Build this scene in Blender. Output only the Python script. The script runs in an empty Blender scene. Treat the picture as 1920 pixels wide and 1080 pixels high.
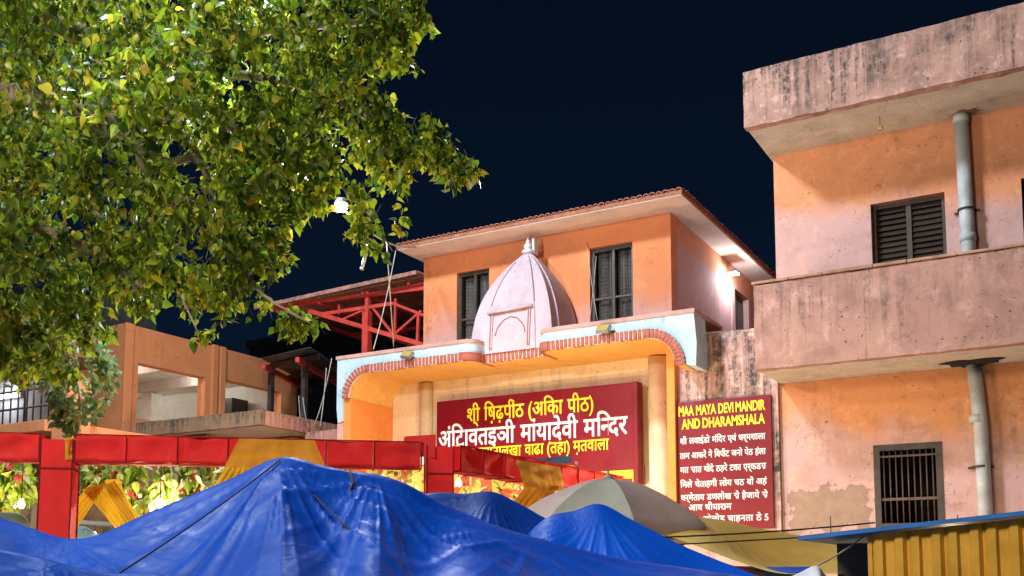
import bpy, bmesh, math, random
import numpy as np
from mathutils import Vector, Matrix, noise
random.seed(7); np.random.seed(7)
R = math.radians
scn = bpy.context.scene
COL = scn.collection

# ------------------------------------------------------------------ camera
F, CX, CY = 1909.0, 960.0, 893.0            # focal length and principal point in photo pixels
YAW, PIT, EYE = R(29.8), R(5.6), 1.6
cam_d = bpy.data.cameras.new('camera'); cam = bpy.data.objects.new('camera', cam_d); COL.objects.link(cam)
cam.location = (0, 0, EYE); cam.rotation_euler = (R(90) + PIT, 0, YAW)
cam_d.sensor_width = 36; cam_d.lens = F / 1920 * 36
cam_d.shift_y = (CY - 540) / 1920; cam_d.clip_end = 2000; cam_d.clip_start = 0.05
scn.camera = cam

# ------------------------------------------------------------------ world, exposure
w = bpy.data.worlds.new('World'); scn.world = w; w.use_nodes = True
bg = w.node_tree.nodes['Background']
wt = w.node_tree; _c = wt.nodes.new('ShaderNodeTexCoord'); _s = wt.nodes.new('ShaderNodeSeparateXYZ'); _r = wt.nodes.new('ShaderNodeValToRGB')
wt.links.new(_c.outputs['Generated'], _s.inputs[0]); wt.links.new(_s.outputs[2], _r.inputs[0]); wt.links.new(_r.outputs[0], bg.inputs[0])
_r.color_ramp.elements[0].position = 0.0; _r.color_ramp.elements[0].color = (.0030, .0098, .0250, 1)     # city glow at the horizon
_r.color_ramp.elements[1].position = .60; _r.color_ramp.elements[1].color = (.0010, .0033, .0098, 1)
bg.inputs[1].default_value = 1.0
scn.view_settings.view_transform = 'Standard'; scn.view_settings.look = 'None'
scn.view_settings.exposure = 0; scn.view_settings.gamma = 1
scn.cycles.max_bounces = 6
scn.cycles.sample_clamp_indirect = 4
scn.cycles.use_denoising = True

# power of the tree lamps, left mast, added front fill and stall bulbs (their builders are further down)
P_FLOOD, P_MAST_LEFT, P_FILL_FRONT, P_STALL = 420, 8600, 2600, 210

# ------------------------------------------------------------------ pixel helpers
fw = Vector((-math.sin(YAW) * math.cos(PIT), math.cos(YAW) * math.cos(PIT), math.sin(PIT)))
rt = Vector((math.cos(YAW), math.sin(YAW), 0)); upv = rt.cross(fw); C0 = Vector((0, 0, EYE))
def ray(x, y): return fw + rt * ((x - CX) / F) + upv * ((CY - y) / F)
def atY(x, y, Y): d = ray(x, y); return C0 + d * (Y / d.y)
def atX(x, y, X): d = ray(x, y); return C0 + d * (X / d.x)
def atD(x, y, t): return C0 + ray(x, y) * t

# ------------------------------------------------------------------ materials
def newmat(name):
    m = bpy.data.materials.new(name); m.use_nodes = True
    nt = m.node_tree; b = nt.nodes['Principled BSDF']
    return m, nt, b
def nd(nt, t, **kw):
    n = nt.nodes.new(t)
    for k, v in kw.items(): setattr(n, k, v)
    return n
def ramp(nt, src, stops, interp='LINEAR'):
    r = nd(nt, 'ShaderNodeValToRGB'); r.color_ramp.interpolation = interp
    e = r.color_ramp.elements
    while len(e) < len(stops): e.new(0.5)
    for el, (p, c) in zip(e, stops):
        el.position = p; el.color = (c, c, c, 1) if not hasattr(c, '__len__') else (*c, 1)
    nt.links.new(src, r.inputs[0]); return r.outputs[0]
def mixc(nt, fac, a, b):
    m = nd(nt, 'ShaderNodeMix', data_type='RGBA')
    for s, v in ((m.inputs[0], fac), (m.inputs[6], a), (m.inputs[7], b)):
        if hasattr(v, 'is_linked'): nt.links.new(v, s)
        elif hasattr(v, '__len__'): s.default_value = (*v, 1) if len(v) == 3 else v
        else: s.default_value = v
    return m.outputs[2]
def mth(nt, op, a, b=None, clamp=False):
    m = nd(nt, 'ShaderNodeMath', operation=op); m.use_clamp = clamp
    for s, v in ((m.inputs[0], a), (m.inputs[1], b)):
        if v is None: continue
        if hasattr(v, 'is_linked'): nt.links.new(v, s)
        else: s.default_value = v
    return m.outputs[0]
def tex(nt, scale=(1, 1, 1), off=(0, 0, 0)):
    g = nd(nt, 'ShaderNodeTexCoord'); mp = nd(nt, 'ShaderNodeMapping')
    mp.inputs['Scale'].default_value = scale; mp.inputs['Location'].default_value = off
    nt.links.new(g.outputs['Object'], mp.inputs[0]); return mp.outputs[0]
def noi(nt, vec, scale, detail=4, rough=.55, dist=0):
    n = nd(nt, 'ShaderNodeTexNoise'); n.inputs['Scale'].default_value = scale
    n.inputs['Detail'].default_value = detail; n.inputs['Roughness'].default_value = rough
    n.inputs['Distortion'].default_value = dist
    nt.links.new(vec, n.inputs[0]); return n.outputs[0]
def bump(nt, b, h, strength=.3, dist=.01):
    n = nd(nt, 'ShaderNodeBump'); n.inputs['Strength'].default_value = strength; n.inputs['Distance'].default_value = dist
    nt.links.new(h, n.inputs['Height']); nt.links.new(n.outputs[0], b.inputs['Normal'])
def dark(c, k): return tuple(x * k for x in c)

def plaster(name, col, alt=None, dirt=.5, spots=.4, streak=.4, pale=.3, rough=.85, off=0, grime=(.05, .045, .04), big=.8, patch=None, heavy=0, top=None, fade_shade=None):
    """painted plaster: large tint drift, pale scuffs, dark run-off streaks, small black spots, hairline cracks"""
    m, nt, b = newmat(name)
    v = tex(nt, off=(off, off * .7, off * .3)); alt = alt or dark(col, .8)
    c = mixc(nt, ramp(nt, noi(nt, v, big, 5), [(.35, 0), (.65, 1)]), col, alt)
    if fade_shade:                                    # faded lower coat, its edge painting in eave and balcony shade: (height of the boundary, softness, colour, x slope)
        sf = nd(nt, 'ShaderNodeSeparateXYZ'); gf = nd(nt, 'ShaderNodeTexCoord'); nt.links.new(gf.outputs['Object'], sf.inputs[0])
        hh = mth(nt, 'ADD', mth(nt, 'SUBTRACT', fade_shade[0], sf.outputs[2]), mth(nt, 'MULTIPLY', sf.outputs[0], fade_shade[3]))
        hh = mth(nt, 'ADD', mth(nt, 'DIVIDE', hh, fade_shade[1]), mth(nt, 'MULTIPLY', mth(nt, 'SUBTRACT', noi(nt, v, 1.7, 7, .62), .5), 1.5))
        c = mixc(nt, ramp(nt, mth(nt, 'ADD', hh, .5), [(.25, 0), (.75, 1)]), c, mixc(nt, noi(nt, v, 3, 5), fade_shade[2], dark(fade_shade[2], .85)))
    pal = ramp(nt, noi(nt, v, 2.6 + (off % 7) * .9, 7, .68, .5), [(.54, 0), (.64, 1)])
    c = mixc(nt, mth(nt, 'MULTIPLY', pal, pale), c, tuple(min(.8, x * 1.25 + .10) for x in col))
    dm = ramp(nt, noi(nt, v, 3.2, 7, .7, .4), [(.50, 0), (.72, 1)])
    c = mixc(nt, mth(nt, 'MULTIPLY', dm, dirt), c, dark(alt, .45))
    sv = tex(nt, (9, 9, .8), (off, 0, 0))
    sm = mth(nt, 'MULTIPLY', ramp(nt, noi(nt, sv, 1.0, 4, .6), [(.52 - .06 * heavy, 0), (.66 - .04 * heavy, 1)]),
             ramp(nt, noi(nt, v, 1.3, 3), [(.46 - .04 * heavy, 0), (.60, 1)]))
    sm = mth(nt, 'MULTIPLY', sm, ramp(nt, noi(nt, v, 13, 5, .7), [(.36, .25), (.56, 1)]))
    c = mixc(nt, mth(nt, 'MULTIPLY', sm, streak), c, grime)
    if top:                                     # rain run-off and mould hanging from a top edge at height top[0]
        s0 = nd(nt, 'ShaderNodeSeparateXYZ'); g0_ = nd(nt, 'ShaderNodeTexCoord'); nt.links.new(g0_.outputs['Object'], s0.inputs[0])
        hgt = mth(nt, 'DIVIDE', mth(nt, 'SUBTRACT', top[0], s0.outputs[2]), top[1])
        drip = mth(nt, 'SUBTRACT', noi(nt, tex(nt, (11, 11, .5), (off * 2, 0, 0)), 1.0, 5, .65), mth(nt, 'MULTIPLY', hgt, .16))
        dmk = mth(nt, 'MULTIPLY', ramp(nt, drip, [(.42, 0), (.53, 1)]), ramp(nt, noi(nt, v, 16, 5, .75), [(.40, .1), (.58, 1)]))
        dmk = mth(nt, 'MULTIPLY', dmk, ramp(nt, noi(nt, v, .55, 2), [(.30, .15), (.48, 1)]))
        c = mixc(nt, mth(nt, 'MULTIPLY', dmk, top[2]), c, grime)
    spv = noi(nt, v, 22, 3, .6); spm = noi(nt, v, 2.1, 2)
    sp = mth(nt, 'MULTIPLY', ramp(nt, spv, [(.62, 0), (.67, 1)]), ramp(nt, spm, [(.48, 0), (.56, 1)]))
    c = mixc(nt, mth(nt, 'MULTIPLY', sp, spots), c, grime)
    vor = nd(nt, 'ShaderNodeTexVoronoi', feature='DISTANCE_TO_EDGE'); vor.inputs['Scale'].default_value = 1.3
    wv = nd(nt, 'ShaderNodeVectorMath', operation='ADD'); nz = nd(nt, 'ShaderNodeTexNoise'); nz.inputs['Scale'].default_value = 3
    nt.links.new(v, nz.inputs[0]); nt.links.new(v, wv.inputs[0]); nt.links.new(nz.outputs['Color'], wv.inputs[1]); nt.links.new(wv.outputs[0], vor.inputs[0])
    cr = mth(nt, 'MULTIPLY', ramp(nt, vor.outputs[0], [(0, 1), (.008, 0)]), ramp(nt, noi(nt, v, 1.1, 2), [(.5, 0), (.6, 1)]))
    c = mixc(nt, mth(nt, 'MULTIPLY', cr, .55), c, dark(alt, .3))
    h = noi(nt, v, 40, 5, .6)
    if patch:                                   # plaster fallen off inside a ragged box (x0,x1,z0,z1)
        x0, x1, z0, z1, pc = patch
        s = nd(nt, 'ShaderNodeSeparateXYZ'); g = nd(nt, 'ShaderNodeTexCoord'); nt.links.new(g.outputs['Object'], s.inputs[0])
        n1 = mth(nt, 'SUBTRACT', noi(nt, v, 4.5, 6, .65), .5)
        dx = mth(nt, 'SUBTRACT', mth(nt, 'ABSOLUTE', mth(nt, 'SUBTRACT', s.outputs[0], (x0 + x1) / 2)), (x1 - x0) / 2)
        dz = mth(nt, 'SUBTRACT', mth(nt, 'ABSOLUTE', mth(nt, 'SUBTRACT', s.outputs[2], (z0 + z1) / 2)), (z1 - z0) / 2)
        dd = mth(nt, 'ADD', mth(nt, 'MAXIMUM', dx, dz), mth(nt, 'MULTIPLY', n1, .7))
        pm = ramp(nt, mth(nt, 'ADD', mth(nt, 'MULTIPLY', dd, -4), .5), [(.47, 0), (.53, 1)])
        edge = ramp(nt, mth(nt, 'ADD', mth(nt, 'MULTIPLY', dd, -4), .5), [(.40, 0), (.48, 1), (.56, 0)])
        c = mixc(nt, pm, c, mixc(nt, noi(nt, v, 9, 6), dark(pc, .55), pc))
        c = mixc(nt, mth(nt, 'MULTIPLY', edge, .6), c, dark(pc, .35))
        h = mth(nt, 'SUBTRACT', h, mth(nt, 'MULTIPLY', pm, 1.2))
    nt.links.new(c, b.inputs['Base Color']); b.inputs['Roughness'].default_value = rough
    b.inputs['Specular IOR Level'].default_value = .25
    bump(nt, b, mth(nt, 'ADD', h, mth(nt, 'MULTIPLY', dm, -.4)), .35, .012)
    return m

def simple(name, col, rough=.6, metal=0, var=.25, scale=6, bs=.15, spec=.4, transl=0, emit=0, ecol=None):
    m, nt, b = newmat(name); v = tex(nt)
    n = noi(nt, v, scale, 6, .62)
    nt.links.new(mixc(nt, ramp(nt, n, [(.3, 0), (.7, 1)]), dark(col, 1 - var), tuple(min(1, x * (1 + var * .6)) for x in col)), b.inputs['Base Color'])
    nt.links.new(ramp(nt, noi(nt, v, scale * 2.3, 4), [(.3, max(0, rough - .1)), (.7, min(1, rough + .12))]), b.inputs['Roughness'])
    b.inputs['Metallic'].default_value = metal; b.inputs['Specular IOR Level'].default_value = spec
    if bs: bump(nt, b, noi(nt, v, scale * 6, 4), bs, .006)
    if emit:
        b.inputs['Emission Color'].default_value = (*(ecol or col), 1); b.inputs['Emission Strength'].default_value = emit
    if transl:
        t = nd(nt, 'ShaderNodeBsdfTranslucent'); t.inputs[0].default_value = (*col, 1)
        mx = nd(nt, 'ShaderNodeMixShader'); mx.inputs[0].default_value = transl
        out = nt.nodes['Material Output']
        nt.links.new(b.outputs[0], mx.inputs[1]); nt.links.new(t.outputs[0], mx.inputs[2]); nt.links.new(mx.outputs[0], out.inputs[0])
    return m

M = {}
PEACH = (.66, .30, .19)
M['guest_low'] = plaster('guest house lower wall', (.66, .28, .12), (.58, .25, .13), (.45), .6, .35, .35, off=3, fade_shade=(3.1, .8, (.58, .35, .32), -.15),  # slanted boundary paints in the balcony's diagonal shadow edge
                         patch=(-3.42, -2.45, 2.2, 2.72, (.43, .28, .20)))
M['guest_up'] = plaster('guest house upper wall', (.66, .27, .12), (.60, .25, .13), .3, .5, .15, .3, off=11, fade_shade=(6.05, .7, (.60, .36, .33), -.10))
M['guest_balc'] = plaster('balcony parapet plaster', (.45, .25, .195), (.38, .205, .165), .5, 1, .2, .4, off=23, big=1.6, top=(5.2, 1.0, .5))
M['guest_fascia'] = plaster('roof parapet plaster', (.47, .27, .21), (.36, .20, .155), .9, 1, 1.0, .6, off=41, big=1.8, heavy=1, top=(7.97, .75, .95))
M['soffit_white'] = plaster('white soffit', (.62, .55, .47), (.52, .45, .38), .45, .5, 0, .3, off=51)
M['coping'] = plaster('balcony coping', (.45, .25, .17), (.32, .18, .12), .8, 1, .6, .2, off=57)
M['temple_up'] = plaster('temple upper wall', (.70, .235, .085), (.65, .215, .085), .15, .25, .2, .2, off=63, fade_shade=(5.75, 1.0, (.64, .34, .29), 0))
M['temple_side'] = plaster('temple side wall', (.66, .28, .15), (.60, .26, .15), .25, .3, .35, .5, off=71, fade_shade=(6.6, .35, (.60, .37, .37), 0))
M['cream'] = plaster('cream portico wall', (.74, .58, .38), (.68, .51, .31), .3, .7, .4, .1, off=77)
M['orange'] = plaster('orange portico wall', (.72, .25, .06), (.66, .21, .05), .15, .3, .15, .1, off=83)
M['soffit_yellow'] = plaster('yellow portico soffit', (.72, .40, .11), (.68, .35, .09), .2, .5, .0, .2, off=87)
M['paleblue'] = plaster('pale fascia paint', (.46, .59, .68), (.38, .51, .60), .25, .4, .45, .3, off=91)
M['pinkcap'] = plaster('pink coping', (.55, .30, .26), (.47, .25, .21), .4, .5, .4, .2, off=95)
M['shikhara'] = plaster('pale pink shikhara', (.54, .41, .44), (.48, .36, .38), .15, .3, .2, .2, off=99)
M['rib_red'] = simple('shikhara red lines', (.36, .12, .10), .7)
M['brick'] = simple('painted brick', (.36, .10, .065), .8, scale=18, var=.35, bs=.4)
M['mortar'] = simple('brick joint', (.62, .48, .42), .9, scale=20)
M['signwall'] = plaster('stained side wall', (.60, .38, .33), (.48, .28, .24), .7, 1, 1, .7, off=107, big=1.8, heavy=1, top=(4.9, 1.6, .9))
M['pav'] = plaster('salmon pavilion plaster', (.76, .30, .12), (.70, .265, .11), .2, .35, .2, .15, off=113)
M['pav_in'] = simple('pavilion interior paint', (.70, .63, .55), .7, var=.12)
M['slab_brown'] = plaster('weathered slab edge', (.34, .20, .11), (.28, .165, .09), .7, .6, 1, .2, off=119, top=(4.36, .3, .9))
M['slab_pink'] = plaster('slab edge pink', (.58, .29, .20), (.5, .24, .17), .5, .4, .7, .2, off=123, top=(4.36, .6, .7))
M['tile'] = simple('roof tile', (.34, .13, .075), .85, var=.4, scale=9)
M['eave'] = plaster('painted eave soffit', (.74, .60, .52), (.68, .53, .46), .2, .3, 0, .2, off=131)
M['winframe'] = simple('dark window frame', (.055, .038, .03), .5, var=.4)
M['slat'] = simple('dark louvre slat', (.045, .03, .024), .4, var=.4)
M['curtain'] = simple('grey curtain', (.16, .14, .12), .9, var=.3, scale=3)
M['inside'] = simple('dark room', (.012, .010, .009), .9)  # near-black colour stands for the shade of unlit rooms
M['bar'] = simple('rusty window bar', (.12, .075, .055), .6, .3, .4, 20)
M['pipe'] = simple('grey drain pipe', (.42, .44, .44), .55, var=.3, scale=4)
M['clamp'] = simple('pipe clamp', (.07, .055, .045), .6, .5)
M['black'] = simple('black hole shade', (.015, .012, .01), .95)  # shade of the soffit hole, put into the colour
M['maroon'] = simple('maroon sign board', (.17, .004, .012), .42, var=.15, scale=2, bs=.03, spec=.25)
M['yellowpaint'] = simple('yellow lettering', (.82, .66, .015), .5, var=.1)
M['whitepaint'] = simple('white lettering', (.80, .78, .76), .5, var=.08)
M['navy'] = simple('navy panel', (.012, .02, .05), .4)
M['red_steel'] = simple('red steel', (.62, .06, .04), .5, var=.3)
M['sheet'] = simple('corrugated sheet', (.10, .08, .07), .55, .3, .35, 3)
M['tower'] = plaster('white tower plaster', (.36, .36, .38), (.30, .30, .32), .3, .2, .3, .2, off=141)
M['farwall'] = simple('far dark building', (.05, .055, .07), .9)
M['ground'] = plaster('paved market ground', (.42, .38, .33), (.36, .32, .28), .4, .4, 0, .2, off=151)
M['redcloth'] = simple('red cloth', (.78, .028, .034), .75, var=.15, scale=3, bs=.2, transl=.3)
M['redshadow'] = simple('dark red seam', (.22, .008, .012), .8)  # paints the truss members' shadow showing through the cloth
M['ochre'] = simple('ochre drape', (.56, .25, .02), .75, var=.15, transl=.3)
M['yellowcloth'] = simple('yellow drape', (.72, .47, .03), .75, var=.15, transl=.35)
M['orangecloth'] = simple('orange tarp', (.70, .12, .012), .55, var=.2, transl=.3)
M['olivetarp'] = simple('olive yellow tarp', (.80, .58, .15), .6, var=.22, scale=2.5, transl=.25)
M['grey_panel'] = simple('grey green umbrella cloth', (.44, .48, .44), .7, var=.15, transl=.2)
M['mauve_panel'] = simple('mauve umbrella cloth', (.50, .40, .41), .7, var=.15, transl=.2)
M['cream_panel'] = simple('cream umbrella cloth', (.68, .64, .42), .7, var=.15, transl=.2)
M['steel'] = simple('steel tube', (.35, .35, .36), .4, .8)
M['bamboo'] = simple('wooden pole', (.22, .14, .07), .8)
M['rope'] = simple('dark rope', (.03, .025, .022), .9)
M['rope_pale'] = simple('pale rope', (.45, .42, .36), .9)
M['shed_yellow'] = simple('yellow shed sheet', (.74, .42, .05), .5, var=.22, scale=5)
M['shed_blue'] = simple('blue roof edge', (.015, .17, .55), .5, var=.2)
M['whitecloth'] = simple('white cloth', (.70, .72, .76), .8, var=.1, transl=.2)
M['aqua'] = simple('aqua tarp', (.30, .58, .60), .6, var=.15)
M['greencloth'] = simple('sage tarp', (.30, .42, .30), .7)
M['lampbody'] = simple('lamp housing', (.30, .30, .31), .4, .6)
M['brass'] = simple('floodlight face', (.50, .36, .10), .35, .2)
M['bark'] = simple('bark', (.34, .27, .20), .9, var=.45, scale=12, bs=.6)
M['twig'] = simple('green twig', (.10, .10, .035), .8)
M['led'] = simple('led', (1, 1, 1), .5, emit=60, ecol=(.85, .93, 1.0))
M['led_small'] = simple('small led', (1, 1, 1), .5, emit=14, ecol=(.95, .97, 1.0))
M['bulb'] = simple('warm bulb', (1, .9, .7), .5, emit=5, ecol=(1, .85, .55))

def glassmat():
    m, nt, b = newmat('window glass'); out = nt.nodes['Material Output']
    t = nd(nt, 'ShaderNodeBsdfTransparent'); g_ = nd(nt, 'ShaderNodeBsdfGlossy'); g_.inputs['Roughness'].default_value = .06
    t.inputs[0].default_value = (.86, .9, .92, 1)
    mx = nd(nt, 'ShaderNodeMixShader'); mx.inputs[0].default_value = .05
    nt.links.new(t.outputs[0], mx.inputs[1]); nt.links.new(g_.outputs[0], mx.inputs[2]); nt.links.new(mx.outputs[0], out.inputs[0]); return m
M['glass'] = glassmat()
def tarpmat(name, c1, c2):
    m, nt, b = newmat(name); v = tex(nt)
    n = noi(nt, v, 1.6, 5, .6, .5)
    c = mixc(nt, ramp(nt, n, [(.3, 0), (.7, 1)]), c1, c2)
    scr = ramp(nt, noi(nt, tex(nt, (3, 14, 6)), 2.0, 6, .7), [(.66, 0), (.74, 1)])
    c = mixc(nt, mth(nt, 'MULTIPLY', scr, .06), c, (.02, .30, .75))
    nt.links.new(c, b.inputs['Base Color'])
    sx_ = nd(nt, 'ShaderNodeSeparateXYZ'); nt.links.new(v, sx_.inputs[0]); cre = None
    for ax, per, ph in ((0, .62, .13), (1, .62, .31), (0, .31, .47)):
        f_ = mth(nt, 'ABSOLUTE', mth(nt, 'SUBTRACT', mth(nt, 'FRACT', mth(nt, 'ADD', mth(nt, 'DIVIDE', sx_.outputs[ax], per), ph)), .5))
        k_ = ramp(nt, f_, [(0, 1), (.022, 0)]); cre = k_ if cre is None else mth(nt, 'ADD', cre, k_)
    dust = ramp(nt, noi(nt, v, 2.2, 8, .75, .3), [(.50, 0), (.75, 1)])
    c = mixc(nt, mth(nt, 'MULTIPLY', dust, .01), c, (.16, .24, .34)); c = mixc(nt, mth(nt, 'MULTIPLY', cre, .02), c, (.05, .2, .7))
    nt.links.new(c, b.inputs['Base Color'])
    nt.links.new(ramp(nt, noi(nt, v, 7, 4), [(.3, .38), (.7, .60)]), b.inputs['Roughness'])
    b.inputs['Specular IOR Level'].default_value = .08
    bump(nt, b, mth(nt, 'ADD', mth(nt, 'ADD', mth(nt, 'MULTIPLY', noi(nt, v, 9, 5, .6, 1.2), 1.0), mth(nt, 'MULTIPLY', cre, .30)), mth(nt, 'MULTIPLY', noi(nt, v, 60, 3), .15)), .22, .012)
    t = nd(nt, 'ShaderNodeBsdfTranslucent'); nt.links.new(c, t.inputs[0])
    mx = nd(nt, 'ShaderNodeMixShader'); mx.inputs[0].default_value = .18
    nt.links.new(b.outputs[0], mx.inputs[1]); nt.links.new(t.outputs[0], mx.inputs[2]); nt.links.new(mx.outputs[0], nt.nodes['Material Output'].inputs[0])
    return m
M['blue'] = tarpmat('blue tarpaulin', (.0004, .036, .30), (.0006, .054, .40))
M['blue2'] = tarpmat('bright blue tarpaulin', (.0006, .058, .44), (.0008, .080, .54))
M['navytarp'] = tarpmat('dark blue tarpaulin', (.004, .04, .30), (.005, .06, .42))

def leafmat(name):
    m, nt, b = newmat(name)
    a = nd(nt, 'ShaderNodeAttribute', attribute_name='leafcol')
    nt.links.new(a.outputs['Color'], b.inputs['Base Color']); b.inputs['Roughness'].default_value = .42
    b.inputs['Specular IOR Level'].default_value = .6
    t = nd(nt, 'ShaderNodeBsdfTranslucent')
    hs = nd(nt, 'ShaderNodeHueSaturation'); hs.inputs['Value'].default_value = 2.0; hs.inputs['Hue'].default_value = .485
    nt.links.new(a.outputs['Color'], hs.inputs['Color']); nt.links.new(hs.outputs[0], t.inputs[0])
    mx = nd(nt, 'ShaderNodeMixShader'); mx.inputs[0].default_value = .48
    nt.links.new(b.outputs[0], mx.inputs[1]); nt.links.new(t.outputs[0], mx.inputs[2]); nt.links.new(mx.outputs[0], nt.nodes['Material Output'].inputs[0])
    return m
M['leaf'] = leafmat('leaf')

def muralmat():
    m, nt, b = newmat('painted banner'); v = tex(nt)
    n1 = noi(nt, v, 3.4, 3, .5, 1.5); n2 = noi(nt, tex(nt, off=(7, 3, 2)), 5.5, 3, .5, 2.0); n3 = noi(nt, tex(nt, off=(1, 9, 4)), 8, 2, .5, 2.5)
    c = mixc(nt, ramp(nt, n1, [(.52, 0), (.55, 1)]), (.78, .58, .10), (.66, .12, .03))
    c = mixc(nt, ramp(nt, n2, [(.58, 0), (.61, 1)]), c, (.22, .30, .05))
    c = mixc(nt, ramp(nt, n3, [(.62, 0), (.65, 1)]), c, (.78, .70, .50))
    c = mixc(nt, ramp(nt, n3, [(.35, 1), (.38, 0)]), c, (.10, .07, .02))
    nt.links.new(c, b.inputs['Base Color']); b.inputs['Roughness'].default_value = .7
    return m
M['mural'] = muralmat()

# ------------------------------------------------------------------ object helpers
def tag(o, label, cat, group=None, kind=None):
    if label: o['label'] = label
    if cat: o['category'] = cat
    if group: o['group'] = group
    if kind: o['kind'] = kind
    return o
def thing(name, label, cat, loc=(0, 0, 0), group=None):
    o = bpy.data.objects.new(name, None); o.empty_display_size = .2; COL.objects.link(o); o.location = loc
    return tag(o, label, cat, group)
def link(name, me, mat=None, parent=None, mtx=None):
    o = bpy.data.objects.new(name, me); COL.objects.link(o)
    if mat is not None and not me.materials: me.materials.append(mat)
    if parent is not None:
        o.parent = parent
        p = parent; off = Vector()
        while p is not None: off += p.location; p = p.parent     # parents carry translations only
        o.matrix_parent_inverse = Matrix.Translation(-off) if parent.parent is None else Matrix()
    if mtx is not None: o.matrix_basis = mtx
    return o
def mesh(name, vs, fs, mat, parent=None, smooth=False, bevel=0):
    me = bpy.data.meshes.new(name)
    bm = bmesh.new(); bv = [bm.verts.new(v) for v in vs]
    for f in fs:
        try: bm.faces.new([bv[i] for i in f])
        except ValueError: pass
    bmesh.ops.recalc_face_normals(bm, faces=bm.faces)
    if bevel: bmesh.ops.bevel(bm, geom=[e for e in bm.edges if e.is_manifold and e.calc_face_angle(0) > .6], offset=bevel, segments=2, affect='EDGES', profile=.6)
    for f in bm.faces: f.smooth = smooth
    bm.to_mesh(me); bm.free()
    return link(name, me, mat, parent)
BF = [(0, 1, 3, 2), (4, 6, 7, 5), (0, 4, 5, 1), (2, 3, 7, 6), (0, 2, 6, 4), (1, 5, 7, 3)]
def box(name, x0, x1, y0, y1, z0, z1, mat, parent=None, bevel=.008):
    vs = [(x, y, z) for x in (x0, x1) for y in (y0, y1) for z in (z0, z1)]
    return mesh(name, vs, BF, mat, parent, bevel=bevel)
def prism(name, pts, axis, a, b, mat, parent=None, bevel=0, smooth=False):
    """extrude a 2-D outline along an axis: axis 'Y' takes (x,z), 'Z' takes (x,y), 'X' takes (y,z)"""
    def P(p, t): return {'Y': (p[0], t, p[1]), 'Z': (p[0], p[1], t), 'X': (t, p[0], p[1])}[axis]
    n = len(pts); vs = [P(p, a) for p in pts] + [P(p, b) for p in pts]
    fs = [tuple(range(n)), tuple(range(n, 2 * n))] + [(i, (i + 1) % n, n + (i + 1) % n, n + i) for i in range(n)]
    return mesh(name, vs, fs, mat, parent, bevel=bevel, smooth=smooth)
def panel(name, axis, front, back, u0, u1, z0, z1, holes, mat, parent=None):
    """wall slab with rectangular openings (u0,u1,z0,z1); axis = the normal's axis"""
    us = sorted({u0, u1, *[h[0] for h in holes], *[h[1] for h in holes]}); zs = sorted({z0, z1, *[h[2] for h in holes], *[h[3] for h in holes]})
    def hole(i, j):
        if not (0 <= i < len(us) - 1 and 0 <= j < len(zs) - 1): return True
        u = (us[i] + us[i + 1]) / 2; z = (zs[j] + zs[j + 1]) / 2
        return any(h[0] < u < h[1] and h[2] < z < h[3] for h in holes)
    vs, idx, fs = [], {}, []
    def V_(i, j, k):
        key = (i, j, k)
        if key not in idx:
            p = front if k == 0 else back
            vs.append((us[i], p, zs[j]) if axis == 'Y' else (p, us[i], zs[j])); idx[key] = len(vs) - 1
        return idx[key]
    for i in range(len(us) - 1):
        for j in range(len(zs) - 1):
            if hole(i, j): continue
            for k in (0, 1): fs.append((V_(i, j, k), V_(i + 1, j, k), V_(i + 1, j + 1, k), V_(i, j + 1, k)))
            for (di, dj, a, b) in ((-1, 0, (i, j), (i, j + 1)), (1, 0, (i + 1, j), (i + 1, j + 1)), (0, -1, (i, j), (i + 1, j)), (0, 1, (i, j + 1), (i + 1, j + 1))):
                if hole(i + di, j + dj): fs.append((V_(*a, 0), V_(*b, 0), V_(*b, 1), V_(*a, 1)))
    return mesh(name, vs, fs, mat, parent)
def smoothpts(pts, n):
    """Catmull-Rom through points, n samples per span"""
    P = [Vector(p) for p in pts]; out = []
    for i in range(len(P) - 1):
        a, b, c, d = P[max(0, i - 1)], P[i], P[i + 1], P[min(len(P) - 1, i + 2)]
        for k in range(n):
            t = k / n
            out.append(.5 * ((2 * b) + (c - a) * t + (2 * a - 5 * b + 4 * c - d) * t * t + (3 * b - a - 3 * c + d) * t ** 3))
    out.append(P[-1]); return out
def tube(name, pts, r0, mat, parent=None, r1=None, sides=8):
    r1 = r0 if r1 is None else r1; pts = [Vector(p) for p in pts]; n = len(pts); vs, fs = [], []
    u = None
    for i, p in enumerate(pts):
        d = (pts[min(n - 1, i + 1)] - pts[max(0, i - 1)]).normalized()
        if u is None: u = d.orthogonal().normalized()
        u = (u - d * u.dot(d)).normalized(); v = d.cross(u); r = r0 + (r1 - r0) * i / max(1, n - 1)
        for k in range(sides):
            a = 2 * math.pi * k / sides; vs.append(p + u * (r * math.cos(a)) + v * (r * math.sin(a)))
    for i in range(n - 1):
        for k in range(sides):
            fs.append((i * sides + k, i * sides + (k + 1) % sides, (i + 1) * sides + (k + 1) % sides, (i + 1) * sides + k))
    fs += [tuple(range(sides)), tuple(range((n - 1) * sides, n * sides))]
    return mesh(name, vs, fs, mat, parent, smooth=True)
def lathe(name, prof, c, mat, parent=None, sides=24):
    vs, fs = [], []
    for (r, z) in prof:
        for k in range(sides):
            a = 2 * math.pi * k / sides; vs.append((c[0] + r * math.cos(a), c[1] + r * math.sin(a), c[2] + z))
    for i in range(len(prof) - 1):
        for k in range(sides): fs.append((i * sides + k, i * sides + (k + 1) % sides, (i + 1) * sides + (k + 1) % sides, (i + 1) * sides + k))
    fs += [tuple(range(sides)), tuple(range((len(prof) - 1) * sides, len(prof) * sides))]
    return mesh(name, vs, fs, mat, parent, smooth=True)
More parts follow.
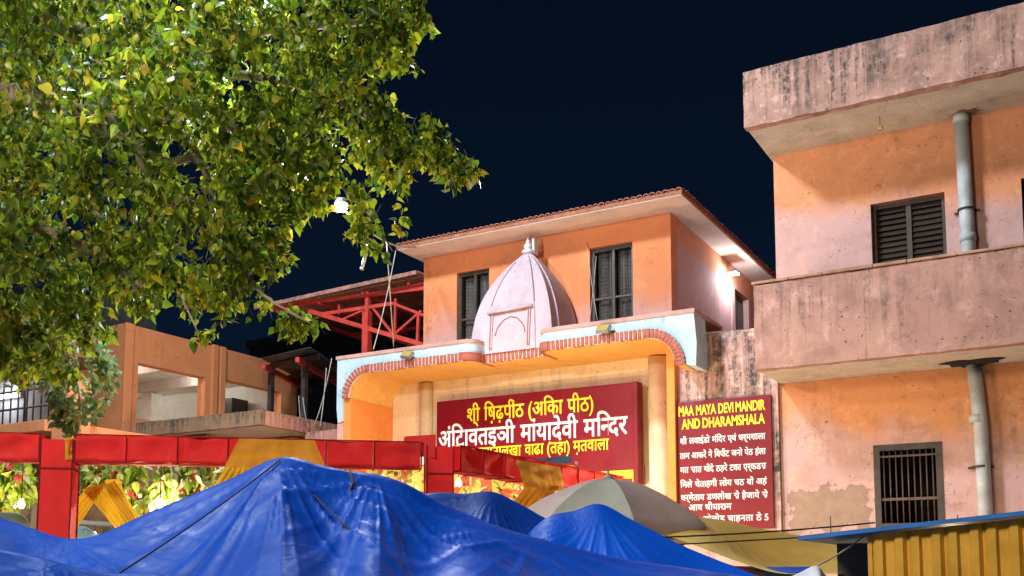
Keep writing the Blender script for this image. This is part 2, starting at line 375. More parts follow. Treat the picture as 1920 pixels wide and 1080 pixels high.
def beam(name, a, b, wdt, hgt, mat, parent=None):
    """rectangular bar between two points"""
    a, b = Vector(a), Vector(b); d = (b - a).normalized()
    s = d.cross(Vector((0, 0, 1))); s = s.normalized() if s.length > .01 else Vector((1, 0, 0)); u = s.cross(d)
    vs = [p + s * (wdt / 2 * i) + u * (hgt / 2 * j) for p in (a, b) for i in (-1, 1) for j in (-1, 1)]
    return mesh(name, vs, BF, mat, parent)
def cable(name, a, b, sag, r, mat, label, group=None, cat='cable'):
    a, b = Vector(a), Vector(b)
    pts = [a.lerp(b, t / 14) - Vector((0, 0, sag * 4 * (t / 14) * (1 - t / 14))) for t in range(15)]
    return tag(tube(name, pts, r, mat, None, sides=5), label, cat, group)
def ptlight(parent, loc, power, col, size=.1, spot=None):
    l = bpy.data.lights.new('lamp_light', 'SPOT' if spot else 'POINT'); l.energy = power; l.color = col; l.shadow_soft_size = size
    o = bpy.data.objects.new('lamp_light', l); COL.objects.link(o); o.parent = parent
    o.location = Vector(loc) - parent.location
    if spot:
        l.spot_size = spot[1]; l.spot_blend = .6
        o.rotation_euler = (Vector(spot[0]) - Vector(loc)).to_track_quat('-Z', 'Y').to_euler()
    return o

# ------------------------------------------------------------------ ground
g = mesh('ground', [(-400, -400, 0), (400, -400, 0), (400, 400, 0), (-400, 400, 0)], [(0, 1, 2, 3)], M['ground']); g['kind'] = 'structure'

# ================================================================== GUEST HOUSE (right)
YR, YBAL, XL, XE = 13.26, 12.175, -3.53, 7.0
gh = thing('guest_house', 'two storey pink plaster building with deep balcony and stained roof parapet', 'building', (0, 14, 0))
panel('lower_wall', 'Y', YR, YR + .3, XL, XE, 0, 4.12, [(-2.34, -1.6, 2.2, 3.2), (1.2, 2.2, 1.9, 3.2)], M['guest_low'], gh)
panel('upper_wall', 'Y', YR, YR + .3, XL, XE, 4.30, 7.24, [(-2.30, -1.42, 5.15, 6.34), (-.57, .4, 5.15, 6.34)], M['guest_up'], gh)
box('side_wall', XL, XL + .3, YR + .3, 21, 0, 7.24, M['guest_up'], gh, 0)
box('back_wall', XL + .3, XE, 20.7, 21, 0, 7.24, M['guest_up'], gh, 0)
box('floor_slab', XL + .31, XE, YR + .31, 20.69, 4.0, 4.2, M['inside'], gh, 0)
box('room_dark_sheet', XL + .31, XE - .1, YR + 1.4, YR + 1.5, .1, 7.2, M['inside'], gh, 0)  # near-black sheet paints in the unlit room behind the windows
bal = box('balcony_slab', XL + .01, XE, YBAL + .14, YR + .296, 4.123, 4.297, M['soffit_white'], gh, .01)
# parapet with a slightly uneven top and chipped ends
def rough_box(name, x0, x1, y0, y1, z0, z1, mat, parent, nx=60, amp=.012, nz=6):
    vs, fs = [], []; bm = bmesh.new()
    bmesh.ops.create_grid(bm, x_segments=nx, y_segments=nz, size=.5)
    for v in bm.verts: v.co = Vector((x0 + (v.co.x + .5) * (x1 - x0), y0, z0 + (v.co.y + .5) * (z1 - z0)))
    r = bmesh.ops.extrude_face_region(bm, geom=bm.faces[:])
    for v in r['geom']:
        if isinstance(v, bmesh.types.BMVert): v.co.y = y1
    bmesh.ops.recalc_face_normals(bm, faces=bm.faces)
    for v in bm.verts:
        q = v.co * 3.1
        e = 1.0 if (abs(v.co.x - x0) < 1e-4 or abs(v.co.z - z1) < 1e-4 or abs(v.co.z - z0) < 1e-4) else .35
        v.co += Vector((noise.noise(q * 2), noise.noise(q * 2 + Vector((5, 0, 0))) * .6, noise.noise(q * 2 + Vector((0, 7, 0))))) * amp * e
    me = bpy.data.meshes.new(name); bm.to_mesh(me); bm.free()
    return link(name, me, mat, parent)
rough_box('balcony_parapet', XL, XE, YBAL, YBAL + .14, 4.12, 5.18, M['guest_balc'], gh, 160, .010, 16)
rough_box('balcony_end_parapet', XL, XL + .13, YBAL + .141, YR - .002, 4.30, 5.17, M['guest_balc'], gh, 4, .006, 12)
xs = [XL - .02]
while xs[-1] < XE: xs.append(xs[-1] + random.uniform(.35, .7))
for a, b in zip(xs, xs[1:]):
    box('coping_stone', a, b - .006, YBAL - .025 + random.uniform(-.006, .006), YBAL + .16, 5.192, 5.226 + random.uniform(-.005, .006), M['coping'], gh, .008)
box('roof_slab', XL - .06, XE, YBAL + .13, YR + 7.5, 7.241, 7.40, M['soffit_white'], gh, .01)
rough_box('roof_parapet', XL - .07, XE, YBAL, YBAL + .129, 7.225, 7.96, M['guest_fascia'], gh, 160, .012, 14)
rough_box('roof_end_parapet', XL - .07, XL + .06, YBAL + .13, YR + 7.5, 7.402, 7.955, M['guest_fascia'], gh, 3, .006, 8)

def shutter_window(parent, x0, x1, z0, z1, Y, n=15):
    w_ = panel('window', 'Y', Y + .10, Y + .17, x0, x1, z0, z1, [(x0 + .05, (x0 + x1) / 2 - .03, z0 + .05, z1 - .05), ((x0 + x1) / 2 + .03, x1 - .05, z0 + .05, z1 - .05)], M['winframe'], parent)
    me = None
    for a, b in ((x0 + .05, (x0 + x1) / 2 - .03), ((x0 + x1) / 2 + .03, x1 - .05)):
        st = (z1 - z0 - .1) / n
        if me is None:
            bm = bmesh.new(); bmesh.ops.create_cube(bm, size=1)
            for v in bm.verts: v.co = Vector((v.co.x * (b - a - .012), v.co.y * .012, v.co.z * st * 1.02))
            bmesh.ops.rotate(bm, verts=bm.verts, matrix=Matrix.Rotation(R(-32), 3, 'X'))
            me = bpy.data.meshes.new('slat'); bm.to_mesh(me); bm.free(); me.materials.append(M['slat'])
        for k in range(n):
            link('slat', me, None, w_, Matrix.Translation(((a + b) / 2, Y + .135, z0 + .05 + st * (k + .5))) @ Matrix.Rotation(random.uniform(-.09, .09), 4, 'X'))
    return w_
shutter_window(gh, -2.30, -1.42, 5.15, 6.34, YR)
shutter_window(gh, -.57, .4, 5.15, 6.34, YR)
def barred_window(parent, x0, x1, z0, z1, Y):
    w_ = panel('window', 'Y', Y - .012, Y + .06, x0 - .03, x1 + .03, z0, z1 + .03, [(x0 + .045, x1 - .045, z0 + .05, z1 - .045)], M['winframe'], parent)
    me = None
    for k in range(9):
        x = x0 + .085 + (x1 - x0 - .17) * k / 8
        tube('bar', [(x, Y + .03, z0 + .03), (x, Y + .03, z1 - .03)], .009, M['bar'], w_, sides=6)
    box('crossbar', x0 + .03, x1 - .03, Y + .012, Y + .02, z0 + .33, z0 + .365, M['bar'], w_, .003)
    box('crossbar', x0 + .03, x1 - .03, Y + .012, Y + .02, z1 - .13, z1 - .105, M['bar'], w_, .003)
barred_window(gh, -2.34, -1.6, 2.2, 3.2, YR)

def pipe(parent, pts, r, clamps, joints):
    p = tube('drain_pipe', pts, r, M['pipe'], parent, sides=16)
    a, b = Vector(pts[0]), Vector(pts[-1])
    for t in joints:
        q = a.lerp(b, t); d = (b - a).normalized() * .045; tube('pipe_joint', [q - d, q + d], r * 1.13, M['pipe'], p, sides=16)
    for t in clamps:
        q = a.lerp(b, t); d = (b - a).normalized() * .012; tube('clamp', [q - d, q + d], r * 1.2, M['clamp'], p, sides=16)
        box('clamp_ear', q.x - r - .06, q.x + r + .06, YR - .03, YR - .002, q.z - .015, q.z + .012, M['clamp'], p, .003)
pipe(gh, [(-1.19, YR - .10, 7.238), (-1.15, YR - .10, 4.3)], .082, (.41,), (.02, .53))
pipe(gh, [(-1.17, YR - .10, 4.12), (-1.12, YR - .10, 3.4), (-1.09, YR - .10, .02)], .082, (.30, .75), (.16, .6))
# broken soffit around the lower pipe head
def ragged(name, cx, cy, r0, r1, z, th, mat, parent, seed, n=26):
    rr = random.Random(seed); pts = []
    for k in range(n):
        a = 2 * math.pi * k / n; r = (1 + rr.uniform(-.3, .3)); pts.append((cx + r0 * r * math.cos(a), cy + r1 * r * math.sin(a)))
    return prism(name, pts, 'Z', z, z + th, mat, parent)
ragged('soffit_hole', -1.16, YR - .24, .33, .20, 4.108, .008, M['black'], gh, 4)  # flat black plate paints the dark inside the hole
ragged('soffit_hole', -1.14, YR - .13, .16, .10, 7.236, .004, M['slab_brown'], gh, 8)
hk = thing('hanging_hook', 'tiny rusty hook block hanging from the white roof soffit', 'hook', tuple(atY(1650, 236, 12.7)))
q = atY(1650, 236, 12.7); tube('wire', [q, (q.x, q.y, 7.24)], .004, M['clamp'], hk, sides=5); box('block', q.x - .03, q.x + .03, q.y - .025, q.y + .025, q.z - .05, q.z, M['brass'], hk)

# ================================================================== TEMPLE (centre)
YW, XWL, XWR, ZS = 13.95, -9.72, -5.27, 7.0
tp = thing('temple_building', 'orange temple house with tiled roof, portico canopy and pale pink spire', 'building', (-7.5, 14, 0))
W1, W2 = (-9.05, -8.42), (-6.60, -5.885)
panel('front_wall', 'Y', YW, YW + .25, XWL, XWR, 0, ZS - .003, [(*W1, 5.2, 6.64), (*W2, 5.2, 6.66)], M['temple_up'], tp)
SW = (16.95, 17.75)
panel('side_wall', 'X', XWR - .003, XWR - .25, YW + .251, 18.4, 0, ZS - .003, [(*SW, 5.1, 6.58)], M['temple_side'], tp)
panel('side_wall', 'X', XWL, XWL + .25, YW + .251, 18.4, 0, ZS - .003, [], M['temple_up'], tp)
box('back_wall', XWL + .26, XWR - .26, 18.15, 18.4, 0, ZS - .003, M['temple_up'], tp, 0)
box('room_dark_sheet', XWL + .4, XWR - .35, YW + .7, YW + .75, 4.9, 6.95, M['inside'], tp, 0)  # near-black sheets paint in the dark of the upper room
box('room_dark_sheet', XWR - .8, XWR - .75, YW + .8, 18, 4.9, 6.95, M['inside'], tp, 0)
def casement(parent, x0, x1, z0, z1, Y):
    mid = x0 + (x1 - x0) * .52
    w_ = panel('window', 'Y', Y + .06, Y + .13, x0, x1, z0, z1, [(x0 + .055, mid - .022, z0 + .05, z1 - .06), (mid + .022, x1 - .05, z0 + .05, z1 - .06)], M['winframe'], parent)
    box('transom', x0 + .05, x1 - .05, Y + .07, Y + .10, z0 + (z1 - z0) * .44, z0 + (z1 - z0) * .44 + .03, M['bar'], w_, .002)
    # gathered grey curtains behind
    for a, b in ((x0 + .06, mid - .02), (mid + .02, x1 - .05)):
        n = 60; vs, fs = [], []
        for i in range(n + 1):
            x = a + (b - a) * i / n; y = Y + .19 + .016 * math.sin(i * 1.25) + .006 * math.sin(i * .4)
            vs += [(x, y, z0 + .05), (x + .006 * math.sin(i), y, z1 - .05)]
        for i in range(n): fs.append((2 * i, 2 * i + 2, 2 * i + 3, 2 * i + 1))
        mesh('curtain', vs, fs, M['curtain'], w_, True)
    me = None
    for k in range(22):
        z = z0 + .08 + (z1 - z0 - .15) * k / 21
        tube('grille_bar', [(x0 + .05, Y + .145, z), (x1 - .05, Y + .145, z)], .0045, M['slat'], w_, sides=4)
casement(tp, *W1, 5.2, 6.64, YW); casement(tp, *W2, 5.2, 6.66, YW)
sw = panel('window', 'X', XWR - .07, XWR - .14, *SW, 5.1, 6.58, [(SW[0] + .06, 17.33, 5.15, 6.52), (17.39, SW[1] - .06, 5.15, 6.52)], M['winframe'], tp)
for a, b in ((SW[0] + .06, 17.33), (17.39, SW[1] - .06)): box('pane', XWR - .115, XWR - .105, a, b, 5.15, 6.52, M['curtain'], sw, 0)
panel('window_surround', 'X', XWR + .03, XWR, SW[0] - .16, SW[1] + .12, 5.1, 6.72, [(SW[0], SW[1], 5.05, 6.58)], M['temple_side'], tp)
# eave slab, hip roof, tile ends
EX0, EX1, EY0, EY1 = -9.86, -4.88, 13.37, 18.9
rf = box('roof', EX0, EX1, EY0, EY1, ZS, ZS + .07, M['eave'], tp, .006)
cx, cy = (EX0 + EX1) / 2, (EY0 + EY1) / 2
mesh('tiled_slope', [(EX0 + .02, EY0 + .02, ZS + .072), (EX1 - .02, EY0 + .02, ZS + .072), (EX1 - .02, EY1, ZS + .072), (EX0 + .02, EY1, ZS + .072), (cx - .4, cy, ZS + .5), (cx + .4, cy, ZS + .5)],
     [(0, 1, 5, 4), (1, 2, 5), (2, 3, 4, 5), (3, 0, 4), (0, 3, 2, 1)], M['tile'], rf)
def tile_mesh():
    vs, fs = [], []; n = 7
    for y in (0, .30):
        for k in range(n):
            a = math.pi * k / (n - 1); vs.append((-.048 * math.cos(a), y, .036 * math.sin(a) + y * .10))
        for k in range(n):
            a = math.pi * k / (n - 1); vs.append((.034 * math.cos(a), y, .022 * math.sin(a) + y * .10))
    m2 = 2 * n
    for k in range(m2): fs.append((k, (k + 1) % m2, m2 + (k + 1) % m2, m2 + k))
    fs += [tuple(range(m2)), tuple(range(m2, 2 * m2))]
    me = bpy.data.meshes.new('tile'); me.from_pydata(vs, [], fs); me.materials.append(M['tile']); return me
TM = tile_mesh()
k = EX0 + .05
while k < EX1:
    link('tile', TM, None, rf, Matrix.Translation((k, EY0 - .035 + random.uniform(-.012, .012), ZS + .072)) @ Matrix.Rotation(random.uniform(-.04, .04), 4, 'Z')); k += .1
k = EY0 + .05
while k < EY1:
    link('tile', TM, None, rf, Matrix.Translation((EX1 + .035 + random.uniform(-.012, .012), k, ZS + .072)) @ Matrix.Rotation(R(90) + random.uniform(-.04, .04), 4, 'Z')); k += .1
box('eave_board', EX0 - .012, EX1 + .012, EY0 - .016, EY0 - .002, ZS + .015, ZS + .074, M['tile'], rf, .003)
box('eave_board', EX1 + .002, EX1 + .016, EY0, EY1, ZS + .015, ZS + .074, M['tile'], rf, .003)

# --- portico canopy
Y0, YREC = 12.75, 13.05
XA, XB, XC, XD = -10.58, -7.97, -6.87, -4.51
ZB, ZK, ZC, ZT = 4.825, 4.958, 5.10, 5.16
can = box('canopy', XA + .14, XD - .12, YREC + .10, YW - .002, ZB + .012, ZK + .05, M['soffit_yellow'], tp, 0)
def arcp(cx, cz, r, a0, a1, n=14): return [(cx + r * math.cos(R(a0 + (a1 - a0) * i / n)), cz + r * math.sin(R(a0 + (a1 - a0) * i / n))) for i in range(n + 1)]
def plan_round(x_in, x_out, r, sgn):
    """plan of a fascia length whose inner end turns back in a curve"""
    pts = [(x_out, Y0)]
    for i in range(9):
        a = R(90 * i / 8); pts.append((x_in - sgn * r + sgn * r * math.sin(a), Y0 + r - r * math.cos(a)))
    pts += [(x_in, YW - .01), (x_out, YW - .01)]
    return pts
# left length
LC, RC = (-9.95, 4.455), (-5.18, 4.41)
prism('fascia', plan_round(XB, LC[0], .16, 1), 'Z', ZK, ZC, M['paleblue'], tp)
prism('fascia', plan_round(XC, RC[0], .16, -1), 'Z', ZK, ZC, M['paleblue'], tp)
prism('fascia_underside', [(x, y + .022) for x, y in plan_round(XB - .02, LC[0], .16, 1)], 'Z', ZB + .006, ZK - .002, M['soffit_yellow'], tp)
prism('fascia_underside', [(x, y + .022) for x, y in plan_round(XC + .02, RC[0], .16, -1)], 'Z', ZB + .006, ZK - .002, M['soffit_yellow'], tp)
for xo, xi, s in ((XA, XB, 1), (XD, XC, -1)):
    p = plan_round(xi + s * .02, xo - s * .02, .18, s)
    p = [(x, y - .02) for x, y in p]
    prism('coping', p, 'Z', ZC + .001, ZT, M['pinkcap'], tp, .008)
# corner pieces with the quarter arch cut out
L_out = [(XA, ZC)] + [(LC[0], ZC)] + [(LC[0], LC[1] + .503)] + arcp(*LC, .503, 90, 180)[1:] + [(LC[0] - .503, 4.09), (XA + .03, 4.06), (XA, 4.3)]
prism('arch_spandrel', L_out, 'Y', Y0, Y0 + .35, M['paleblue'], tp)
R_out = [(XD, ZC)] + [(RC[0], ZC)] + [(RC[0], RC[1] + .548)] + arcp(*RC, .548, 90, 0)[1:] + [(XD + .02, RC[1] - .03), (XD + .035, 4.7)]
prism('arch_spandrel', R_out, 'Y', Y0, Y0 + .45, M['paleblue'], tp)
# curved soffit behind the arch bricks
def arch_shell(c, r, a0, a1, flip):
    pi, po = arcp(*c, r, a0, a1), arcp(*c, r + .1, a0, a1)
    prism('arch_soffit', pi + po[::-1], 'Y', Y0 + .02, YW - .01, M['soffit_yellow'], tp)
arch_shell(LC, .382, 90, 180, 0); arch_shell(RC, .422, 90, 0, 0)
# soldier course bricks, each its own
BM = None
def brick_mesh(wd, h, dp):
    bm = bmesh.new(); bmesh.ops.create_cube(bm, size=1)
    for v in bm.verts: v.co = Vector((v.co.x * wd, v.co.y * dp, v.co.z * h))
    me = bpy.data.meshes.new('brick'); bm.to_mesh(me); bm.free(); me.materials.append(M['brick']); return me
BM = brick_mesh(.045, ZK - ZB - .008, .07)
course = bpy.data.objects.new('brick_course', bpy.data.meshes.new('brick_course'))
def course_strip(x0, x1, y):
    c_ = box('brick_course', x0, x1, y + .012, y + .06, ZB + .004, ZK - .003, M['mortar'], tp, 0)
    x = x0 + .03
    while x < x1 - .02:
        link('brick', BM, None, c_, Matrix.Translation((x, y + .035 + random.uniform(-.004, .004), (ZB + ZK) / 2 + random.uniform(-.004, .004))) @ Matrix.Rotation(random.uniform(-.05, .05), 4, 'Y')); x += .0665
course_strip(LC[0], XB - .10, Y0 - .04); course_strip(XC + .10, RC[0], Y0 - .04); course_strip(XB + .02, XC - .02, YREC - .02)
def course_arc(c, r0, r1, a0, a1):
    pts = arcp(*c, r0 + .002, a0, a1) + arcp(*c, r1 - .002, a0, a1)[::-1]
    c_ = prism('brick_course', pts, 'Y', Y0 - .028, Y0 + .019, M['mortar'], tp)
    rm = (r0 + r1) / 2; n = int(abs(R(a1 - a0)) * rm / .062)
    for i in range(n + 1):
        a = R(a0 + (a1 - a0) * (i + .35) / (n + .7))
        link('brick', BM, None, c_, Matrix.Translation((c[0] + rm * math.cos(a), Y0 - .005 + random.uniform(-.004, .004), c[1] + rm * math.sin(a))) @ Matrix.Rotation(math.pi / 2 - a, 4, 'Y'))
course_arc(LC, .37, .503, 91, 180); course_arc(RC, .41, .548, 89, 0)
# around the rounded inner ends
for xi, s, in ((XB, 1), (XC, -1)):
    c_ = prism('brick_course', [(x - s * .035, y + .0) for x, y in plan_round(xi, xi - s * .3, .16, s)][1:-1] + [(xi - s * .30, YW - .02), (xi - s * .30, Y0 + .03)], 'Z', ZB + .008, ZK - .004, M['mortar'], tp)
    for i in range(8):
        a = R(90 * i / 7); x = xi - s * .16 + s * .15 * math.sin(a); y = Y0 + .16 - .175 * math.cos(a)
        link('brick', BM, None, c_, Matrix.Translation((x, y, (ZB + ZK) / 2)) @ Matrix.Rotation(s * a, 4, 'Z'))
    y = Y0 + .23
    while y < YREC + .3:
        link('brick', BM, None, c_, Matrix.Translation((xi, y, (ZB + ZK) / 2)) @ Matrix.Rotation(s * R(90), 4, 'Z')); y += .0665
box('recess_slab', XB + .02, XC - .02, YREC + .045, YW - .01, ZB + .006, ZK - .002, M['soffit_yellow'], tp, 0)
# legs and side walls of the portico
box('portico_side_wall', XA + .02, LC[0] - .37, Y0 + .03, YW - .004, 0, LC[1], M['orange'], tp, .01)
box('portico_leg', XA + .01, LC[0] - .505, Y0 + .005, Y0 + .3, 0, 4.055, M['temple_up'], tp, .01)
JX0, JX1 = atY(1251, 800, 13.1).x, atY(1266, 800, 13.1).x
box('portico_side_wall', JX0, JX1, 13.1, YW - .032, 0, ZB + .005, M['orange'], tp, .008)
panel('portico_back_wall', 'Y', YW - .03, YW - .002, LC[0] - .366, RC[0] + .406, 0, ZB + .01, [], M['cream'], tp)
for x0, x1 in ((-9.70, -9.50), (-5.60, -5.34)):
    r = (x1 - x0) / 2 + .02
    lathe('column', [(r * 1.05, 0), (r * 1.05, .1), (r, .14), (r, ZB - .02)], ((x0 + x1) / 2, YW - .06, 0), M['cream'], tp)

# --- shikhara
SX, SY, HX, HY, Z0, Z1 = -7.49, 13.58, .67, .52, ZK + .002, 6.62
def sk(s): return (1 - s ** 2.7) * .90 + .10 * (1 - s) + .06
vs, fs = [], []; ns = 22
prof = [(s / ns) for s in range(ns + 1)]
ring = []
for s in prof:
    k_ = sk(s); z = Z0 + (Z1 - Z0) * s; hx, hy = HX * k_, HY * k_
    # square plan with a shallow raised centre band on each face
    o = .022 * (1 if s < .97 else .2)
    pl = [(-1, -1, 0, 0), (-.62, -1, 0, 0), (-.60, -1, 0, -o), (.60, -1, 0, -o), (.62, -1, 0, 0), (1, -1, 0, 0), (1, -.62, 0, 0), (1, -.60, o, 0), (1, .60, o, 0), (1, .62, 0, 0), (1, 1, 0, 0), (-1, 1, 0, 0), (-1, .62, 0, 0), (-1, .60, -o, 0), (-1, -.60, -o, 0), (-1, -.62, 0, 0)]
    for (a, b, da, db) in pl: vs.append((SX + a * hx + da, SY + b * hy + db, z))
n_ = 16
for i in range(ns):
    for k in range(n_): fs.append((i * n_ + k, i * n_ + (k + 1) % n_, (i + 1) * n_ + (k + 1) % n_, (i + 1) * n_ + k))
fs += [tuple(range(n_)), tuple(range(ns * n_, ns * n_ + n_))]
shk = mesh('shikhara', vs, fs, M['shikhara'], tp)
def on_front(a, s, out=.012):
    k_ = sk(s); return Vector((SX + a * HX * k_, SY - HY * k_ - out - .022, Z0 + (Z1 - Z0) * s))
def on_face(xw, zz, out=.012):
    s = (zz - Z0) / (Z1 - Z0); return Vector((SX + xw, SY - HY * sk(s) - .022 - out, zz))
tube('moulding', [on_front(.60, s / 20, .0) for s in range(9, 19)], .014, M['shikhara'], shk, sides=6)
tube('moulding', [on_front(-.60, s / 20, .0) for s in range(9, 19)], .008, M['rib_red'], shk, sides=6)
for a, b in (((-.34, .06), (-.34, .62)), ((.31, .06), (.31, .66))):
    tube('niche_post', [on_face(a[0], Z0 + a[1] + (b[1] - a[1]) * i / 8) for i in range(9)], .013, M['rib_red'], shk, sides=6)
    tube('niche_post', [on_face(a[0] + .022, Z0 + a[1] + (b[1] - a[1]) * i / 8, .014) for i in range(9)], .012, M['shikhara'], shk, sides=6)
tube('niche_lintel', [on_face(-.40, Z0 + .63, .03), on_face(.37, Z0 + .66, .03)], .022, M['shikhara'], shk, sides=8)
tube('niche_lintel', [on_face(-.38, Z0 + .60, .026), on_face(.35, Z0 + .63, .026)], .010, M['rib_red'], shk, sides=6)
arc = []
for i in range(21):
    t = i / 20; x = -.26 + .52 * t; z = Z0 + .26 + .26 * math.sin(math.pi * t) ** .6 + .012 * abs(math.sin(t * math.pi * 5)); arc.append(on_face(x, z, .004))
tube('niche_arch', arc, .009, M['rib_red'], shk, sides=6)
mesh('niche_panel', [on_face(-.31, Z0 + .05, -.006), on_face(.29, Z0 + .05, -.006), on_face(.29, Z0 + .6, -.004), on_face(-.31, Z0 + .6, -.004), on_face(-.31, Z0 + .05, -.03), on_face(.29, Z0 + .05, -.03), on_face(.29, Z0 + .6, -.03), on_face(-.31, Z0 + .6, -.03)],
     [(0, 1, 2, 3), (4, 5, 6, 7), (0, 1, 5, 4), (1, 2, 6, 5), (2, 3, 7, 6), (3, 0, 4, 7)], M['shikhara'], shk)
lathe('finial', [(.04, 0), (.085, .01), (.095, .035), (.085, .06), (.04, .07), (.05, .09), (.066, .115), (.06, .145), (.03, .17), (.024, .18), (.034, .195), (.024, .22), (.01, .235), (.004, .28)], (SX, SY, Z1 - .01), M['whitecloth'], shk, 20)
box('finial_plate', SX + .06, SX + .10, SY + .02, SY + .16, Z1, Z1 + .24, M['whitecloth'], shk, .004)

# --- stained wall between portico and guest house
sgw = rough_box('side_wall', JX1 + .003, XL - .004, 13.2, 13.42, 0, 4.90, M['signwall'], None, 16, .018, 40)
tag(sgw, 'stained pink plaster wall with ragged top beside the portico, holding a sign', 'wall')

# ------------------------------------------------------------------ lettering
def glyphs(txt, half=None, offset=0.0):
    cu = bpy.data.curves.new('txt', 'FONT'); cu.body = txt; cu.size = 1; cu.extrude = 0; cu.offset = offset
    o = bpy.data.objects.new('txt', cu); COL.objects.link(o); bpy.context.view_layer.update()
    dg = bpy.context.evaluated_depsgraph_get(); me = bpy.data.meshes.new_from_object(o.evaluated_get(dg))
    bm = bmesh.new(); bm.from_mesh(me); bpy.data.objects.remove(o); bpy.data.curves.remove(cu); bpy.data.meshes.remove(me)
    if half and bm.verts:
        x0 = min(v.co.x for v in bm.verts); x1 = max(v.co.x for v in bm.verts)
        bmesh.ops.bisect_plane(bm, geom=bm.verts[:] + bm.edges[:] + bm.faces[:], plane_co=(x0 + (x1 - x0) * half, 0, 0), plane_no=(1, 0, 0), clear_outer=True)
    V_ = [tuple(v.co) for v in bm.verts]; bm.verts.index_update(); F_ = [tuple(v.index for v in f.verts) for f in bm.faces]; bm.free()
    return V_, F_
def line(name, segs, x0, x1, z_base, zh, Y, mat, parent, slope=0, offset=.012, ref=None):
    """segs: strings or (string, fraction kept) joined left to right, fitted between x0 and x1; zh = height of size 1"""
    VS, FS, x = [], [], 0
    for s in segs:
        if s == ' ': x += .30; continue
        if s == 'NDI':                          # short i sign arching over a half na
            V_, F_ = glyphs('ि', None, offset); H_, G_ = glyphs('न', .66, offset)
            a = min(v[0] for v in V_); n = len(VS); VS += [(v[0] - a + x, v[1]) for v in V_]; FS += [tuple(i + n for i in f) for f in F_]
            x += .22; a = min(v[0] for v in H_); b = max(v[0] for v in H_); n = len(VS)
            VS += [(v[0] - a + x, v[1]) for v in H_]; FS += [tuple(i + n for i in f) for f in G_]; x += b - a - .01; continue
        V_, F_ = glyphs(*(s if isinstance(s, tuple) else (s,)), offset=offset) if not isinstance(s, tuple) else glyphs(s[0], s[1], offset)
        if not V_: continue
        a = min(v[0] for v in V_); b = max(v[0] for v in V_); n = len(VS)
        VS += [(v[0] - a + x, v[1]) for v in V_]; FS += [tuple(i + n for i in f) for f in F_]
        x += (b - a) - .004
    W = max(v[0] for v in VS); sx = (x1 - x0) / W
    n = len(VS)
    P3 = [(x0 + v[0] * sx, Y, z_base + v[1] * zh) for v in VS] + [(x0 + v[0] * sx, Y + .004, z_base + v[1] * zh) for v in VS]
    me = bpy.data.meshes.new(name); FA = FS + [tuple(i + n for i in reversed(f)) for f in FS]
    me.from_pydata(P3, [], FA); me.materials.append(mat)
    return link(name, me, None, parent)

YS = 13.66
sx0, sx1 = atY(819, 752, YS).x, atY(1186, 718, YS).x
st, sb = atY(1000, 735, YS).z, atY(1190, 905, YS).z
sg = thing('temple_sign', 'large maroon signboard with yellow and white Hindi lettering inside the portico', 'signboard', (sx0, YS, sb))
box('board', sx0, sx1, YS, YS + .05, sb, st, M['maroon'], sg, .006)
box('frame_side', sx1 + .001, sx1 + .075, YS - .01, YS + .2, sb - .02, st + .004, M['maroon'], sg, .006)
for x in (sx0 + .4, (sx0 + sx1) / 2, sx1 - .4): tube('bracket', [(x, YS + .05, st - .3), (x, YW - .03, st - .3)], .02, M['clamp'], sg, sides=6)
SWd = sx1 - sx0; SH = st - sb
def sxp(px, y=800): return atY(px, y, YS).x
def szp(px, y): return atY(px, y, YS).z
yl = YS - .006
def psize(px, ya, yb): return (szp(px, ya) - szp(px, yb))
line('lettering', ['श\u094dी', ' ', 'िष़ढ़पींठ', ' ', '(अिका', ' ', 'पीठ)'], sxp(876), sxp(1113), szp(995, 780), psize(995, 752, 779) * 1.45, yl, M['yellowpaint'], sg, offset=.012)
line('lettering', ['अंिटावतइञी', ' ', 'मांयादेवी', ' ', 'म', 'NDI', 'दर'], sxp(823), sxp(1177), szp(1000, 826), psize(1000, 790, 826) * 1.36, yl, M['whitepaint'], sg, offset=.014)
line('lettering', ['वेलय', ' ', 'मतानालखा', ' ', 'वाढा', ' ', '(तहा)', ' ', 'म़तवाला'], sxp(852), sxp(1142), szp(1000, 852), psize(1000, 830, 852) * 1.4, yl, M['yellowpaint'], sg, offset=.012)
mesh('dark_patch', [(sxp(1000), yl + .002, szp(1000, 884)), (sxp(1071), yl + .002, szp(1071, 884)), (sxp(1071), yl + .002, szp(1071, 853)), (sxp(960), yl + .002, szp(960, 866)),
      (sxp(1000), yl + .005, szp(1000, 884)), (sxp(1071), yl + .005, szp(1071, 884)), (sxp(1071), yl + .005, szp(1071, 853)), (sxp(960), yl + .005, szp(960, 866))], [(0, 1, 2, 3), (4, 5, 6, 7), (0, 1, 5, 4), (1, 2, 6, 5), (2, 3, 7, 6), (3, 0, 4, 7)], M['navy'], sg)
box('yellow_strip', sxp(1068), sx1 - .003, yl, yl + .004, sb + .002, szp(1130, 884), M['yellowpaint'], sg, 0)

